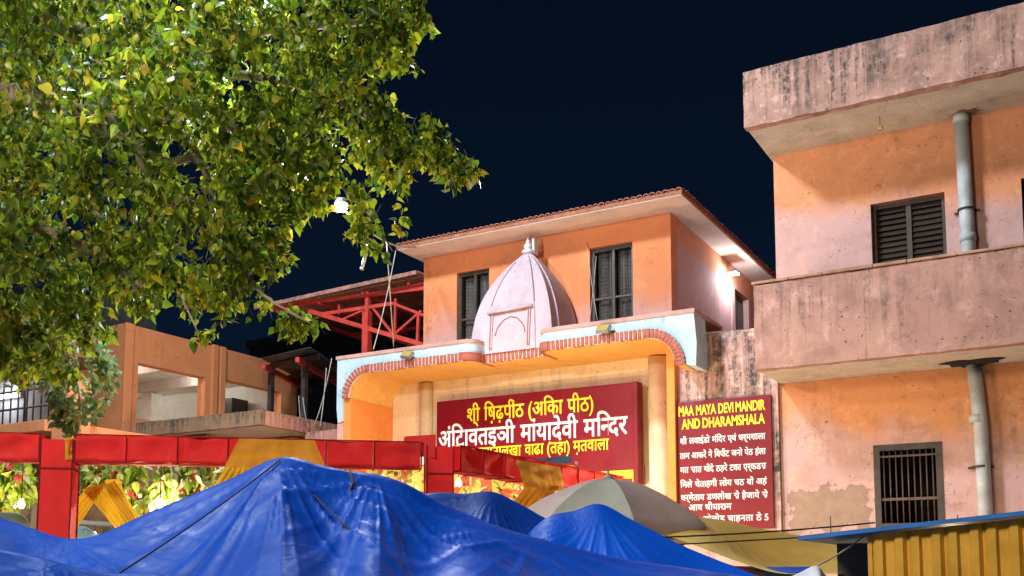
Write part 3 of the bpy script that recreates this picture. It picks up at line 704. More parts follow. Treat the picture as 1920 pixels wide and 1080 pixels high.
YS2 = 13.155
bx0, bx1 = atY(1268, 755, YS2).x, atY(1445, 737, YS2).x
bt, bb = atY(1268, 755, YS2).z, atY(1446, 990, YS2).z
s2 = thing('notice_sign', 'narrow maroon notice board with English and Hindi text on the stained wall', 'signboard', (bx0, YS2, bb))
box('board', bx0, bx1, YS2, YS2 + .03, bb, bt, M['maroon'], s2, .004)
y2 = YS2 - .005
def bz(px, y): return atY(px, y, YS2).z
def bx(px): return atY(px, 850, YS2).x
line('lettering', ['MAA', ' ', 'MAYA', ' ', 'DEVI', ' ', 'MANDIR'], bx(1274), bx(1437), bz(1355, 774), (bz(1355, 750) - bz(1355, 773)) * 1.12, y2, M['yellowpaint'], s2, offset=.03)
line('lettering', ['AND', ' ', 'DHARAMSHALA'], bx(1279), bx(1436), bz(1355, 799), (bz(1355, 776) - bz(1355, 799)) * 1.12, y2, M['yellowpaint'], s2, offset=.03)
HL = [(['शी', ' ', 'लवाईडो', ' ', 'मंिदर', ' ', 'एवं', ' ', 'धर्मशाला'], 1276, 1436, 828),
      (['ताम', ' ', 'आकरें', ' ', 'ने', ' ', 'िवपीट', ' ', 'जनो', ' ', 'पेठ', ' ', 'हंला'], 1275, 1436, 856),
      (['मत', ' ', 'सात', ' ', 'गोंदे', ' ', 'ठहरे', ' ', 'टका', ' ', 'एर्कडस'], 1275, 1436, 883),
      (['िमले', ' ', 'चेताहगी', ' ', 'लोय', ' ', 'चठ', ' ', 'वों', ' ', 'अहं'], 1275, 1437, 911),
      (['धर्मेताय', ' ', 'डणलोख', ' ', 'से', ' ', 'हैजाये', ' ', 'से'], 1276, 1438, 936),
      (['आव', ' ', 'धीयाराम'], 1290, 1370, 956),
      (['ओलोड', ' ', 'चाहनता', ' ', 'ठे', ' ', '5'], 1315, 1438, 977)]
for segs, a, b, y in HL:
    line('lettering', segs, bx(a), bx(b), bz((a + b) / 2, y), (bz(1355, y - 17) - bz(1355, y)) * 1.0, y2, M['whitepaint'], s2, offset=.012)

# --- flood lamps on the canopy (unlit)
for (px, py, tl) in ((762, 663, 'left'), (1130, 614, 'right')):
    q = atY(px, py, Y0 - .12)
    lab = 'small unlit brass floodlight fixed to the canopy near the ' + ('red steel truss' if tl == 'left' else 'tall window beside the spire')
    f = thing('floodlight', lab, 'floodlight', tuple(q), 'floodlights on the canopy')
    Rm = Matrix.Translation(q) @ Matrix.Rotation(R(-35), 4, 'X') @ Matrix.Rotation(R(14 if tl == 'left' else 5), 4, 'Y')
    for nm, sx_, sy_, sz_, oy, mt in (('housing', .20, .05, .13, .03, M['lampbody']), ('face', .18, .008, .11, -.002, M['brass'])):
        bm = bmesh.new(); bmesh.ops.create_cube(bm, size=1)
        for v in bm.verts: v.co = Rm @ Vector((v.co.x * sx_, v.co.y * sy_ + oy, v.co.z * sz_))
        me = bpy.data.meshes.new(nm); bm.to_mesh(me); bm.free(); link(nm, me, mt, f)
    tube('bracket', [q + Vector((0, .03, 0)), q + Vector((0, .13, -.01))], .012, M['lampbody'], f, sides=6)

# --- lit wall lamp on the temple's side wall
q = atX(1377, 512, XWR + .16)
wl = thing('wall_lamp', 'bright white flood lamp on an arm under the eave by the side window', 'lamp', tuple(q))
tube('arm', [(XWR, q.y + .1, q.z - .05), (XWR + .1, q.y + .05, q.z + .02), q], .014, M['lampbody'], wl, sides=6)
box('head', q.x - .07, q.x + .07, q.y - .10, q.y + .10, q.z, q.z + .04, M['lampbody'], wl, .006)
box('lens', q.x - .06, q.x + .06, q.y - .09, q.y + .09, q.z - .012, q.z - .001, M['led'], wl, .002)
ptlight(wl, (q.x + .02, q.y - .02, q.z - .10), 50, (.90, .95, 1.0), .06)

# ================================================================== left: truss roof, sheet roof, pavilion
tr = thing('steel_canopy', 'red steel truss roof with sheet cover leaning against the temple side', 'canopy', (-11.5, 15, 0))
def T(px, py, Y=14.6): return atY(px, py, Y)
for dy in (0, 2.6):
    D = Vector((0, dy, 0))
    for a, b, s_ in (((500, 577), (800, 540), .09), ((580, 583), (805, 650), .10), ((690, 545), (690, 640), .10), ((742, 560), (740, 640), .05), ((700, 578), (738, 628), .05),
                     ((742, 625), (790, 583), .05), ((600, 590), (735, 570), .08), ((735, 568), (797, 592), .06), ((640, 600), (690, 578), .04), ((785, 590), (783, 640), .06), ((636, 570), (636, 590), .04), ((735, 545), (800, 531), .06)):
        beam('truss_member', T(*a) + D, T(*b) + D, s_ * .8, s_ * .8, M['red_steel'], tr)
    p = T(688, 620) + D; beam('post', (p.x, p.y, 0), (p.x, p.y, p.z + .35), .13, .13, M['red_steel'], tr)
a, b = T(496, 582), T(798, 517)
for k in range(4):
    t = .1 + k * .27; p = a.lerp(b, t); beam('purlin', p + Vector((0, -.05, -.09)), p + Vector((0, 2.8, -.09)), .05, .07, M['red_steel'], tr)
def corr(name, o, u, v, nu, amp, mat, parent, th=.006):
    """corrugated sheet: origin o, ridge-to-ridge axis u, length axis v"""
    o, u, v = Vector(o), Vector(u), Vector(v); n = u.cross(v).normalized(); vs, fs = [], []; st_ = nu * 6
    for i in range(st_ + 1):
        h = n * (amp * math.sin(i / 6 * 2 * math.pi))
        for d in (h, h + n * th): vs += [o + u * (i / st_) + d, o + u * (i / st_) + v + d]
    for i in range(st_):
        j = 4 * i; fs += [(j, j + 4, j + 5, j + 1), (j + 2, j + 3, j + 7, j + 6), (j, j + 2, j + 6, j + 4), (j + 1, j + 5, j + 7, j + 3)]
    fs += [(0, 1, 3, 2), (4 * st_, 4 * st_ + 2, 4 * st_ + 3, 4 * st_ + 1)]
    return mesh(name, vs, fs, mat, parent, True)
corr('roof_sheet', a + Vector((0, -.25, .02)), b - a, Vector((0, 3.3, .1)), 34, .018, M['tile'], tr)
box('edge_trim', 0, 1, 0, 1, 0, 1, M['tile'], tr) if False else beam('edge_trim', a + Vector((0, -.28, -.01)), b + Vector((0, -.28, -.01)), .02, .07, M['slab_pink'], tr)

sr = thing('sheet_lean_to', 'corrugated metal lean-to roof with red purlins behind the salmon pavilion', 'roof', (-14, 18, 0))
p0, p1, pf = atD(490, 672, 21.0), atD(582, 652, 19.6), atD(665, 706, 22.6)
u = (p0 - p1); v = pf - p1
corr('roof_sheet', p1, v, u, 16, .022, M['sheet'], sr)
p4 = pf
for t in (.15, .55, .9):
    s_ = p1 + (p4 - p1) * t + Vector((0, 0, -.09)); beam('purlin', s_, s_ + u, .07, .10, M['winframe'], sr)
for t in (.25, .95):
    s_ = p1 + u * t; beam('rafter', s_ + Vector((0, 0, -.18)), s_ + (p4 - p1) + Vector((0, 0, -.18)), .08, .1, M['red_steel'], sr)
    e_ = s_ + (p4 - p1) * .15; beam('post', (e_.x, e_.y, 0), (e_.x, e_.y, e_.z - .2), .1, .1, M['winframe'], sr)

XP, YP0, YP1, ZPT = -15.52, 12.58, 17.32, 6.30
pv = thing('pavilion', 'salmon upper storey pavilion with open lit rooms and flat roof', 'building', (XP, 15, 0))
ops = [(12.91, 14.58, 4.55, 5.61), (15.10, 16.80, 4.62, 5.66)]
panel('side_wall', 'X', XP, XP - .22, YP0, YP1, 0, ZPT, ops, M['pav'], pv)
panel('front_wall', 'Y', YP0 + .003, YP0 + .22, -21, XP - .222, 0, ZPT - .002, [], M['pav'], pv)
panel('back_wall', 'Y', YP1 - .22, YP1 - .003, -21, XP - .222, 0, ZPT - .002, [], M['pav_in'], pv)
for (ya, yb, za, zb) in ops: box('pane', XP - .12, XP - .112, ya + .002, yb - .002, za + .002, zb - .002, M['glass'], pv, 0)
for y in (14.72, 14.93): box('pilaster', XP + .001, XP + .07, y, y + .14, 4.3, ZPT + .02, M['pav'], pv, .01)
box('corner_pier', XP + .001, XP + .04, YP0 - .01, YP0 + .18, 4.2, ZPT + .015, M['pav'], pv, .01)
box('roof_slab', -21, XP - .223, YP0 + .225, YP1 - .225, 5.98, 6.12, M['pav_in'], pv, 0)
box('floor_slab', -21, XP - .223, YP0 + .225, YP1 - .225, 4.2, 4.35, M['pav_in'], pv, 0)
box('inner_wall', -21, -20.8, YP0 + .225, YP1 - .225, 4.36, 5.97, M['pav_in'], pv, 0)
for y in (14.1, 15.6): box('ceiling_beam', -20.79, XP - .225, y, y + .22, 5.74, 5.979, M['pav_in'], pv, .01)
for x, y in ((-18.4, 14.12), (-19.4, 13.2), (-18.6, 15.62)): box('inner_column', x, x + .3, y, y + .3, 4.36, 5.73, M['pav_in'], pv, .01)
box('cupboard', -17.6, -16.7, 16.5, 17.0, 4.36, 5.6, M['winframe'], pv, .01)
for x, y, s_, pw in ((-17.4, 13.35, .24, 50), (-18.9, 13.5, .06, 20), (-16.7, 15.25, .05, 16), (-17.3, 16.2, .05, 20), (-19.5, 16.0, .05, 20)):
    d = thing('ceiling_lamp', ('large round white ceiling lamp glowing in the first pavilion opening' if s_ > .2 else 'small round ceiling downlight glowing inside the salmon pavilion'), 'lamp', (x, y, 5.96), 'ceiling lamps in the pavilion')
    lathe('rim', [(s_ + .015, 0), (s_ + .015, .018)], (x, y, 5.958), M['pav_in'], d, 20)
    lathe('diffuser', [(s_, 0), (s_, .012)], (x, y, 5.944), M['led_small'], d, 20)
    ptlight(d, (x, y, 5.86), pw, (1, .95, .88), .1)

# flat entrance slab in front of the pavilion
fs_ = thing('entrance_slab', 'flat concrete porch roof with streaked brown edge in front of pavilion', 'porch', (-13.4, 13, 0))
FX0, FX1, FY0, FY1 = -14.95, -11.99, 12.51, 15.2
box('slab', FX0, FX1, FY0 + .1, FY1, 4.13, 4.23, M['eave'], fs_, 0)
rough_box('front_edge', FX0 - .1, FX1, FY0, FY0 + .1, 4.115, 4.37, M['slab_brown'], fs_, 40, .008, 5)
panel('side_edge', 'X', FX1 + .002, FX1 - .1, FY0 + .101, FY1, 4.118, 4.368, [], M['slab_pink'], fs_)
box('wall', -13.6, FX1 - .5, FY0 + 1.35, FY0 + 1.6, 0, 4.098, M['soffit_yellow'], fs_, 0)
box('wall', -15.2, -13.62, FY0 + .35, FY0 + .6, 0, 4.098, M['slab_brown'], fs_, 0)
lw = rough_box('low_wall', -11.98, XA + .018, 13.6, 13.8, 0, 4.12, M['slab_pink'], None, 14, .015, 30)
tag(lw, 'salmon plaster link wall between porch roof and temple portico', 'wall')
# white tower behind
tw = thing('water_tower', 'pale square tower block rising behind the salmon pavilion', 'tower', (-24, 16, 0))
ta, tb = atD(203, 600, 27), atD(279, 600, 27)
twc = (ta + tb) / 2
box('shaft', twc.x - .5, twc.x + .5, twc.y - .5, twc.y + .5, 0, atD(240, 548, 27).z, M['tower'], tw, .02)
box('cap', twc.x - .55, twc.x + .55, twc.y - .55, twc.y + .55, atD(240, 548, 27).z + .001, atD(240, 540, 27).z, M['tower'], tw, .02)
db = thing('far_building', 'dark unlit flat block far behind the pavilion roof', 'building', (-26, 30, 0))
p = atD(560, 640, 38); box('wall', p.x - 2.5, p.x + 6, p.y, p.y + 5, 0, p.z, M['farwall'], db, 0); box('parapet', p.x - 2.6, p.x + 6.1, p.y - .1, p.y + 5.1, p.z + .001, p.z + .3, M['farwall'], db, 0)
box('stair_tower', p.x - 1.6, p.x - .4, p.y + .3, p.y + 2, p.z + .31, p.z + 1.0, M['farwall'], db, 0)

# balcony on the far left
lb = thing('old_balcony', 'old brown balcony with railing and tube lamp behind the leaves', 'balcony', (-14, 10, 0))
BXR = atY(84, 790, 8.8).x
box('slab', -21, BXR, 8.80, 10.9, 3.58, 3.74, M['pav'], lb, .01)
box('wall', -21, atY(92, 750, 10.91).x, 10.91, 11.1, 0, 5.3, M['tower'], lb, 0)
box('pier', BXR + .01, BXR + .3, 8.9, 9.3, 0, 4.30, M['pav'], lb, .01)
for i, x in enumerate(np.arange(BXR - 4.6, BXR, .17)): tube('baluster', [(x, 8.86, 3.74), (x, 8.86, 4.4)], .012 if i % 4 else .03, M['winframe'], lb, sides=6)
for z in (3.95, 4.2, 4.42): tube('rail', [(BXR - 5, 8.86, z), (BXR - .02, 8.86, z)], .016, M['winframe'], lb, sides=6)
box('support_pier', -16.5, -16.1, 9.2, 9.6, 0, 3.579, M['pav'], lb, .01); box('support_pier', BXR - .7, BXR - .3, 9.2, 9.6, 0, 3.579, M['pav'], lb, .01)
box('roof', -21, atY(60, 690, 9.4).x, 9.4, 10.909, 5.0, 5.12, M['slab_brown'], lb, .01)
q = atY(10, 742, 10.8)
tl = thing('tube_lamp', 'glowing white lamp box on the balcony wall behind leaves', 'lamp', tuple(q))
box('body', q.x - .35, q.x + .35, 10.84, 10.90, q.z - .05, q.z + .05, M['lampbody'], tl, .005); box('diffuser', q.x - .33, q.x + .33, 10.80, 10.838, q.z - .04, q.z + .04, M['led_small'], tl, .005)
ptlight(tl, (q.x, 10.55, q.z), 22, (.8, .9, 1), .15)

# ================================================================== red cloth gate
gt = thing('festival_gate', 'gate frame of square trusses wrapped in red cloth over the stalls', 'gate', (-5, 7, 0))
GZ, GH = 2.72, .215
A0, A1 = Vector((-7.13, 5.29, GZ)), atD(823, 833, 8.72); A1.z = GZ; A2 = atD(1152, 896, 11.6); A2.z = GZ
Al = A0 - (A1 - A0).normalized() * 3.0
def cloth_beam(p, q, n, ribs=True):
    d = (q - p); L = d.length; d.normalize(); s = Vector((d.y, -d.x, 0)); w_ = .22
    st_ = L / n
    for i in range(n):
        a, b = p + d * (st_ * i + .008), p + d * (st_ * (i + 1) - .008)
        # front, bottom, back and top faces of one bay of cloth, slightly slack
        vs, fs = [], []; nu, nv = 12, 16
        cs = [(s * (w_ / 2), 0), (s * (w_ / 2), -GH), (s * (-w_ / 2), -GH), (s * (-w_ / 2), 0)]
        per = []
        for k in range(4):
            (sa, za), (sb_, zb) = cs[k], cs[(k + 1) % 4]
            for j in range(6): t = j / 6; per.append((sa.lerp(sb_, t), za + (zb - za) * t, k, t))
        for iu in range(nu + 1):
            t = iu / nu; base = a.lerp(b, t)
            for (sv, zz, k, tt) in per:
                pin = .024 * math.sin(math.pi * t) * math.sin(math.pi * tt) * (1 + .6 * noise.noise(base * 3 + sv * 4))
                wr = .026 * noise.noise((base + sv) * 6 + Vector((0, 0, zz * 11))) * (.25 + math.sin(math.pi * t))
                nrm = (s, Vector((0, 0, -1)), -s, Vector((0, 0, 1)))[k]
                vs.append(base + sv + Vector((0, 0, zz)) - nrm * (pin + wr))
        m_ = len(per)
        for iu in range(nu):
            for k in range(m_): fs.append((iu * m_ + k, iu * m_ + (k + 1) % m_, (iu + 1) * m_ + (k + 1) % m_, (iu + 1) * m_ + k))
        mesh('cloth_panel', vs, fs, M['redcloth'], gt, True)
    for i in range(n + 1):
        c = p + d * (st_ * i)
        for (o1, o2) in (((w_ / 2 + .006, .004), (w_ / 2 + .006, -GH - .004)),):
            beam('truss_shadow', c + s * o1[0] + Vector((0, 0, o1[1])), c + s * o2[0] + Vector((0, 0, o2[1])), .009, .009, M['redshadow'], gt)  # dark strips draw truss rungs as shadows through the cloth
        beam('truss_shadow', c - s * (w_ / 2) + Vector((0, 0, -GH - .006)), c + s * (w_ / 2) + Vector((0, 0, -GH - .006)), .009, .009, M['redshadow'], gt)
    for zz in (.004, -GH - .006): beam('chord', p + s * (w_ / 2 + .004) + Vector((0, 0, zz)), q + s * (w_ / 2 + .004) + Vector((0, 0, zz)), .009, .009, M['redshadow'], gt)  # dark strips draw the truss chords as shadows through the cloth
dA = (A1 - A0).normalized()
cloth_beam(A0 + dA * .06, A1 - dA * .16, 7); cloth_beam(Al, A0 - dA * .2, 7)
dB = (A2 - A1).normalized(); cloth_beam(A1 + dB * .16, A2, 9)
def cloth_post(c, w_, z1):
    e1 = dA; e2 = Vector((dA.y, -dA.x, 0))
    hs = [0, z1 * .35, z1 * .62, z1 - .24, z1 - .005]
    for (u_, v_) in ((e1, e2), (e2, -e1), (-e1, -e2), (-e2, e1)):
        for za, zb in zip(hs, hs[1:]):
            vs, fs = [], []
            for i in range(7):
                for j in range(9):
                    s_ = i / 6 * 2 - 1; t = j / 8; z = za + (zb - za) * t + (.006 if j == 0 else (-.006 if j == 8 else 0))
                    pp = c + u_ * (s_ * (w_ / 2 - .004)) + v_ * (w_ / 2)
                    dd = .010 * noise.noise(Vector((s_ * 1.5 + z * 5, z * 6, w_ * 7))) * (1 - abs(s_) ** 4)
                    vs.append(Vector((pp.x, pp.y, z)) + v_ * dd)
            for i in range(6):
                for j in range(8): fs.append((i * 9 + j, (i + 1) * 9 + j, (i + 1) * 9 + j + 1, i * 9 + j + 1))
            mesh('cloth_panel', vs, fs, M['redcloth'], gt, True)
    for a in (-1, 1):
        for b in (-1, 1):
            p = c + e1 * (a * (w_ / 2 + .002)) + e2 * (b * (w_ / 2 + .002)); beam('truss_edge_shadow', (p.x, p.y, 0), (p.x, p.y, z1), .009, .009, M['redshadow'], gt)  # dark strips draw the post's frame as shadow through the cloth
    for z in hs[1:-1]:
        for (u_, v_) in ((e1, e2), (e2, -e1), (-e1, -e2), (-e2, e1)):
            p = c + v_ * (w_ / 2 + .004); beam('truss_shadow', Vector((p.x, p.y, z)) - u_ * w_ / 2, Vector((p.x, p.y, z)) + u_ * w_ / 2, .013, .013, M['redshadow'], gt)
PA = A0 - dA * .07; cloth_post(Vector((PA.x, PA.y, 0)), .235, GZ - .03)
cloth_post(Vector((A1.x, A1.y, 0)), .22, GZ - .02)
cloth_post(Vector((A2.x, A2.y + .14, 0)), .22, GZ)
def drape(name, pts_top, pts_bot, mat, label, group, folds=9, amp=.018, nu=60, nv=24, pinch=None, sag=0, parent=None):
    """pleated cloth between two edges given as two points each"""
    (a, b), (c, d) = pts_top, pts_bot; a, b, c, d = map(Vector, (a, b, c, d)); nrm = (b - a).cross(c - a).normalized(); vs, fs = [], []
    for j in range(nv + 1):
        t = j / nv; l, r = a.lerp(c, t), b.lerp(d, t)
        k = 1 - (pinch[1] * math.exp(-((t - pinch[0]) / .16) ** 2) if pinch else 0); mid = (l + r) / 2
        l, r = mid + (l - mid) * k, mid + (r - mid) * k
        for i in range(nu + 1):
            s = i / nu; h = amp * (math.sin(s * folds * 6.28 + .8 * math.sin(t * 3)) + .4 * math.sin(s * folds * 15 + 1)) * (.35 + .65 * t)
            vs.append(l.lerp(r, s) + nrm * (h + .02 * noise.noise(Vector((s * 3, t * 3, folds)))) + Vector((0, 0, -sag * 4 * t * (1 - t))))
    for j in range(nv):
        for i in range(nu): fs.append((j * (nu + 1) + i, j * (nu + 1) + i + 1, (j + 1) * (nu + 1) + i + 1, (j + 1) * (nu + 1) + i))
    o = mesh(name, vs, fs, mat, parent, True)
    if label: tag(o, label, 'drape', group)
    return o
# small yellow tie at the joint
tag(drape('caution_tape', (PA + Vector((.13, -.06, -.03)), PA + Vector((.18, .0, -.03))), (PA + Vector((.14, -.06, -.20)), PA + Vector((.17, .0, -.21))), M['yellowcloth'], None, None, 2, .008, 12, 8), 'scrap of yellow tape tied at the red gate corner', 'tape')

G = 'yellow drapes tied to the gate'
# ochre wraps over the beams
drape('ochre_wrap', (atD(448, 822, 7.98), atD(590, 826, 8.05)), (atD(420, 876, 7.98), atD(612, 880, 8.05)), M['ochre'], 'ochre cloth wrapped round the red gate beam above the big blue tarp', G, 3, .008)
drape('yellow_curtain', (atD(424, 874, 8.15), atD(492, 876, 8.2)), (atD(370, 960, 8.3), atD(470, 960, 8.3)), M['yellowcloth'], 'bright yellow pleated curtain hanging below the ochre wrap', G, 7, .014)
drape('yellow_swag', (atD(165, 912, 8.6), atD(200, 905, 8.6)), (atD(70, 1010, 8.5), atD(130, 1012, 8.5)), M['yellowcloth'], 'yellow swag sweeping down towards the red cloth post', G, 4, .014)
drape('yellow_swag', (atD(155, 918, 8.62), atD(215, 902, 8.62)), (atD(232, 1010, 8.4), atD(290, 1010, 8.4)), M['yellowcloth'], 'yellow pleated swag sweeping away from the red post into the tarp', G, 6, .016)
drape('yellow_swag', (atD(195, 900, 8.7), atD(222, 898, 8.7)), (atD(240, 985, 8.5), atD(262, 985, 8.5)), M['yellowcloth'], 'thin yellow swag tail hanging over the flowers', G, 3, .012)
drape('ochre_wrap', (atD(968, 862, 9.1), atD(1050, 876, 9.9)), (atD(985, 912, 9.1), atD(1062, 922, 9.9)), M['ochre'], 'ochre cloth wrapped round the gate beam beneath the signboard', G, 3, .008)
drape('yellow_swag', (atD(990, 905, 9.4), atD(1052, 912, 9.7)), (atD(935, 985, 9.2), atD(985, 990, 9.2)), M['ochre'], 'ochre swag crossing down beside the painted banner', G, 5, .012)
drape('yellow_swag', (atD(975, 905, 9.6), atD(1010, 910, 9.7)), (atD(1030, 985, 9.7), atD(1080, 985, 9.8)), M['yellowcloth'], 'yellow swag crossing behind the ochre swag near the umbrella', G, 5, .012)
# loose red flap at the far joint
q0 = A1 + Vector((-.05, -.16, .07))
tag(mesh('red_flap', [q0 + Vector((-.16, -.05, -.01)), q0 + Vector((.10, .04, .0)), q0 + Vector((.10, .03, -.2)), q0 + Vector((-.16, -.07, -.17)), q0 + Vector((-.16, -.055, -.01)), q0 + Vector((.10, .035, .0)), q0 + Vector((.10, .025, -.2)), q0 + Vector((-.16, -.075, -.17))],
         [(0, 1, 2, 3), (4, 5, 6, 7), (0, 1, 5, 4), (1, 2, 6, 5), (2, 3, 7, 6), (3, 0, 4, 7)], M['redcloth']), 'loose dark red cloth flap at the beam joint over the second post', 'cloth')

# painted banners under the portico
for a, b, y0_, y1_, t, lab in ((600, 800, 868, 990, 11.2, 'painted yellow festival banner glimpsed left of the second red post'), (828, 1080, 866, 1000, 11.6, 'painted yellow and red festival banner right of the second red post')):
    L_, R_ = atD(a, y1_, t), atD(b, y1_, t + .3); zt = atD((a + b) / 2, y0_, t).z
    bn = thing('festival_banner', lab, 'banner', tuple(L_), 'painted banners behind the gate')
    d = (R_ - L_); d.z = 0; n = Vector((d.y, -d.x, 0)).normalized()
    vs, fs = [], []
    for i in range(25):
        for z in np.linspace(.9, zt, 8): p = L_ + d * (i / 24); vs.append(Vector((p.x, p.y, z)) + n * (.02 * math.sin(i * .9) + .01 * math.sin(z * 5)))
    for i in range(24):
        for j in range(7): fs.append((i * 8 + j, (i + 1) * 8 + j, (i + 1) * 8 + j + 1, i * 8 + j + 1))
    mesh('cloth', vs, fs, M['mural'], bn, True)
    for e in (L_, R_): tube('pole', [(e.x, e.y + .03, 0), (e.x, e.y + .03, zt + .05)], .02, M['bamboo'], bn, sides=8)
    tube('top_hem', [Vector((L_.x, L_.y, zt)), Vector((R_.x, R_.y, zt))], .018, M['orangecloth'], bn, sides=6)

# ================================================================== tarps
def tarp(name, ridge, front, back, mat, label, peaks, nr=64, nb=14, amp=.03, fold=.02, group='blue tarpaulin stalls', poles=(), seed=0, k=17):
    """cloth hung over a ridge line with a front and a back slope; creases fan out of the tent-pole peaks"""
    st = thing(name, label, 'tarp', (ridge[len(ridge) // 2][0], ridge[len(ridge) // 2][1], 0), group)
    n = 18
    rd, fr, bk = smoothpts(ridge, n), smoothpts(front, n), smoothpts(back, n); nu = len(rd); rows = []
    for j in range(-nb, nr + 1):
        t = abs(j) / (nr if j > 0 else nb); row = []
        for i in range(nu):
            a, b = rd[i], (fr if j > 0 else bk)[i]; p = a.lerp(b, t)
            p.z += -.10 * math.sin(math.pi * min(1, t)) * (.6 + .4 * math.sin(i * .11 + seed))
            for (pk, wgt) in peaks:
                dx = Vector((p.x - pk.x, p.y - pk.y)); r = dx.length
                if r > .01:
                    ang = math.atan2(dx.y, dx.x); f = (r / .45) * math.exp(1 - r / .45) if r < .45 else math.exp(-(r - .45) / .5)
                    wob = ang * k + 1.2 * noise.noise(Vector((ang * 2.5, r * .5, seed)))
                    p.z += wgt * fold * min(1, .2 + 2.2 * t) * f * ((1 - abs(math.sin(wob))) ** 3 + .55 * (1 - abs(math.sin(wob * 2.37 + 1.1))) ** 4 - .4)
            p.z += amp * noise.noise(Vector((p.x * 1.3, p.y * 1.3, seed))) * min(1, t * 3) + amp * .10 * noise.noise(Vector((p.x * 5 + p.y * 3, p.y * 4, seed + 4))) * min(1, t * 5)
            row.append(p)
        rows.append(row)
    vs = [p for r in rows for p in r]; fs = []
    for j in range(len(rows) - 1):
        for i in range(nu - 1): fs.append((j * nu + i, j * nu + i + 1, (j + 1) * nu + i + 1, (j + 1) * nu + i))
    mesh('sheet', vs, fs, mat, st, True)
    for p in poles: tube('pole', [(p.x, p.y, 0), (p.x, p.y, p.z - .02)], .02, M['bamboo'], st, sides=8)
    return st
def pl(lst): return [atD(*p) for p in lst]
R1 = [(-160, 935, 4.6), (-60, 955, 4.6), (0, 970, 4.6), (60, 990, 4.6), (125, 1009, 4.62), (190, 1000, 4.68), (290, 955, 4.8), (420, 902, 4.95), (525, 857, 5.05), (600, 871, 5.1), (655, 882, 5.15), (705, 889, 5.2), (760, 906, 5.2), (830, 943, 5.2), (900, 973, 5.18), (1000, 1006, 5.1), (1150, 1044, 5.05), (1300, 1066, 5), (1430, 1086, 4.95), (1560, 1105, 4.9)]
F1 = [(x * .95 + 40, 1175 + (10 if 300 < x < 800 else 0), 3.45) for x, y, t in R1]
B1 = [(x, 1090, t + 1.4) for x, y, t in R1]
r1 = pl(R1)
tarp('blue_tarp', r1, pl(F1), pl(B1), M['blue'], 'largest blue tarpaulin tented over a stall below the red gate', [(r1[8], 1.2), (r1[11], 1.0), (r1[15], .7), (r1[4], .5)], poles=(r1[8], r1[11]), fold=.026, amp=.018, seed=2, k=8)
R2 = [(-140, 1005, 3.5), (-40, 1022, 3.5), (30, 1034, 3.5), (90, 1048, 3.5), (150, 1064, 3.5), (215, 1074, 3.5), (290, 1074, 3.5), (330, 1084, 3.5), (400, 1110, 3.5)]
r2 = pl(R2); tarp('blue_tarp', r2, pl([(x, 1230, 2.9) for x, y, t in R2]), pl([(x + 15, 1130, t + .35) for x, y, t in R2]), M['blue'], 'low crumpled blue tarpaulin corner in front of the largest tarp', [(r2[6], .8)], amp=.04, fold=.025, poles=(), seed=5, k=23)
R3 = [(985, 1004, 6.6), (1030, 968, 6.6), (1075, 958, 6.55), (1125, 945, 6.5), (1185, 974, 6.4), (1265, 1016, 6.2), (1345, 1050, 6.05), (1430, 1082, 5.9), (1520, 1100, 5.8)]
r3 = pl(R3); tarp('blue_tarp', r3, pl([(x * 1.02 - 40, 1140, 5.3) for x, y, t in R3]), pl([(x, 1060, t + .9) for x, y, t in R3]), M['blue2'], 'bright blue peaked tarpaulin in front of the grey umbrella', [(r3[3], 1.0)], fold=.016, amp=.03, poles=(r3[3],), seed=9, k=15)
R4 = [(770, 935, 7.0), (815, 923, 7.0), (870, 925, 6.95), (924, 922, 6.9), (975, 945, 6.85), (1030, 975, 6.8), (1090, 1000, 6.7), (1150, 1030, 6.7)]
r4 = pl(R4); tarp('blue_tarp', r4, pl([(x + 10, 1090, 5.9) for x, y, t in R4]), pl([(x, 1000, t + .8) for x, y, t in R4]), M['navytarp'], 'dark blue tarpaulin peak between the largest tarp and the bright one', [(r4[3], 1.0)], fold=.02, amp=.03, poles=(r4[3],), seed=12)
# black strap tied round the second pole of the big tarp
q = [atD(655, 886, 5.05), atD(662, 905, 4.98), atD(655, 925, 4.93), atD(660, 950, 4.86), atD(661, 978, 4.78)]
tag(tube('tie_strap', smoothpts(q, 5), .008, M['rope'], None, sides=6), 'black tie strap hanging down the face of the largest blue tarp', 'strap')
# olive awning, orange sheet
RO = [(1235, 968, 7.6), (1335, 972, 7.7), (1430, 992, 7.8), (1530, 1010, 7.8), (1622, 1030, 7.6)]
ro = pl(RO); oa = tarp('olive_awning', ro, pl([(1240, 1000, 6.6), (1300, 1022, 6.4), (1385, 1056, 6.3), (1470, 1080, 6.3), (1570, 1080, 6.5)]), pl([(x + 10, y + 25, t + .4) for x, y, t in RO]), M['olivetarp'], 'olive yellow sagging awning below the notice sign', [(ro[1], .3)], group=None, fold=.02, amp=.03, poles=(ro[0], ro[4]), seed=15)
RG = [(1240, 1005, 6.75), (1300, 1032, 6.6), (1380, 1062, 6.5), (1480, 1086, 6.5)]
rg = pl(RG); tarp('orange_sheet', rg, pl([(1225, 1050, 6.3), (1290, 1072, 6.2), (1370, 1095, 6.1), (1470, 1120, 6.1)]), pl([(x, y + 40, t + .3) for x, y, t in RG]), M['orangecloth'], 'strip of orange sheet showing under the olive awning', [], group=None, fold=.02, amp=.03, poles=(rg[0],), seed=18)
RA = [(115, 985, 9.2), (160, 988, 9.2), (180, 1000, 9.1), (230, 1020, 9.1)]
ra = pl(RA); tarp('aqua_tarp', ra, pl([(x, 1060, 8.8) for x, y, t in RA]), pl([(x, 1060, t + .6) for x, y, t in RA]), M['aqua'], 'pale aqua stall cover behind the red cloth post', [], group=None, poles=(ra[1],), seed=20)
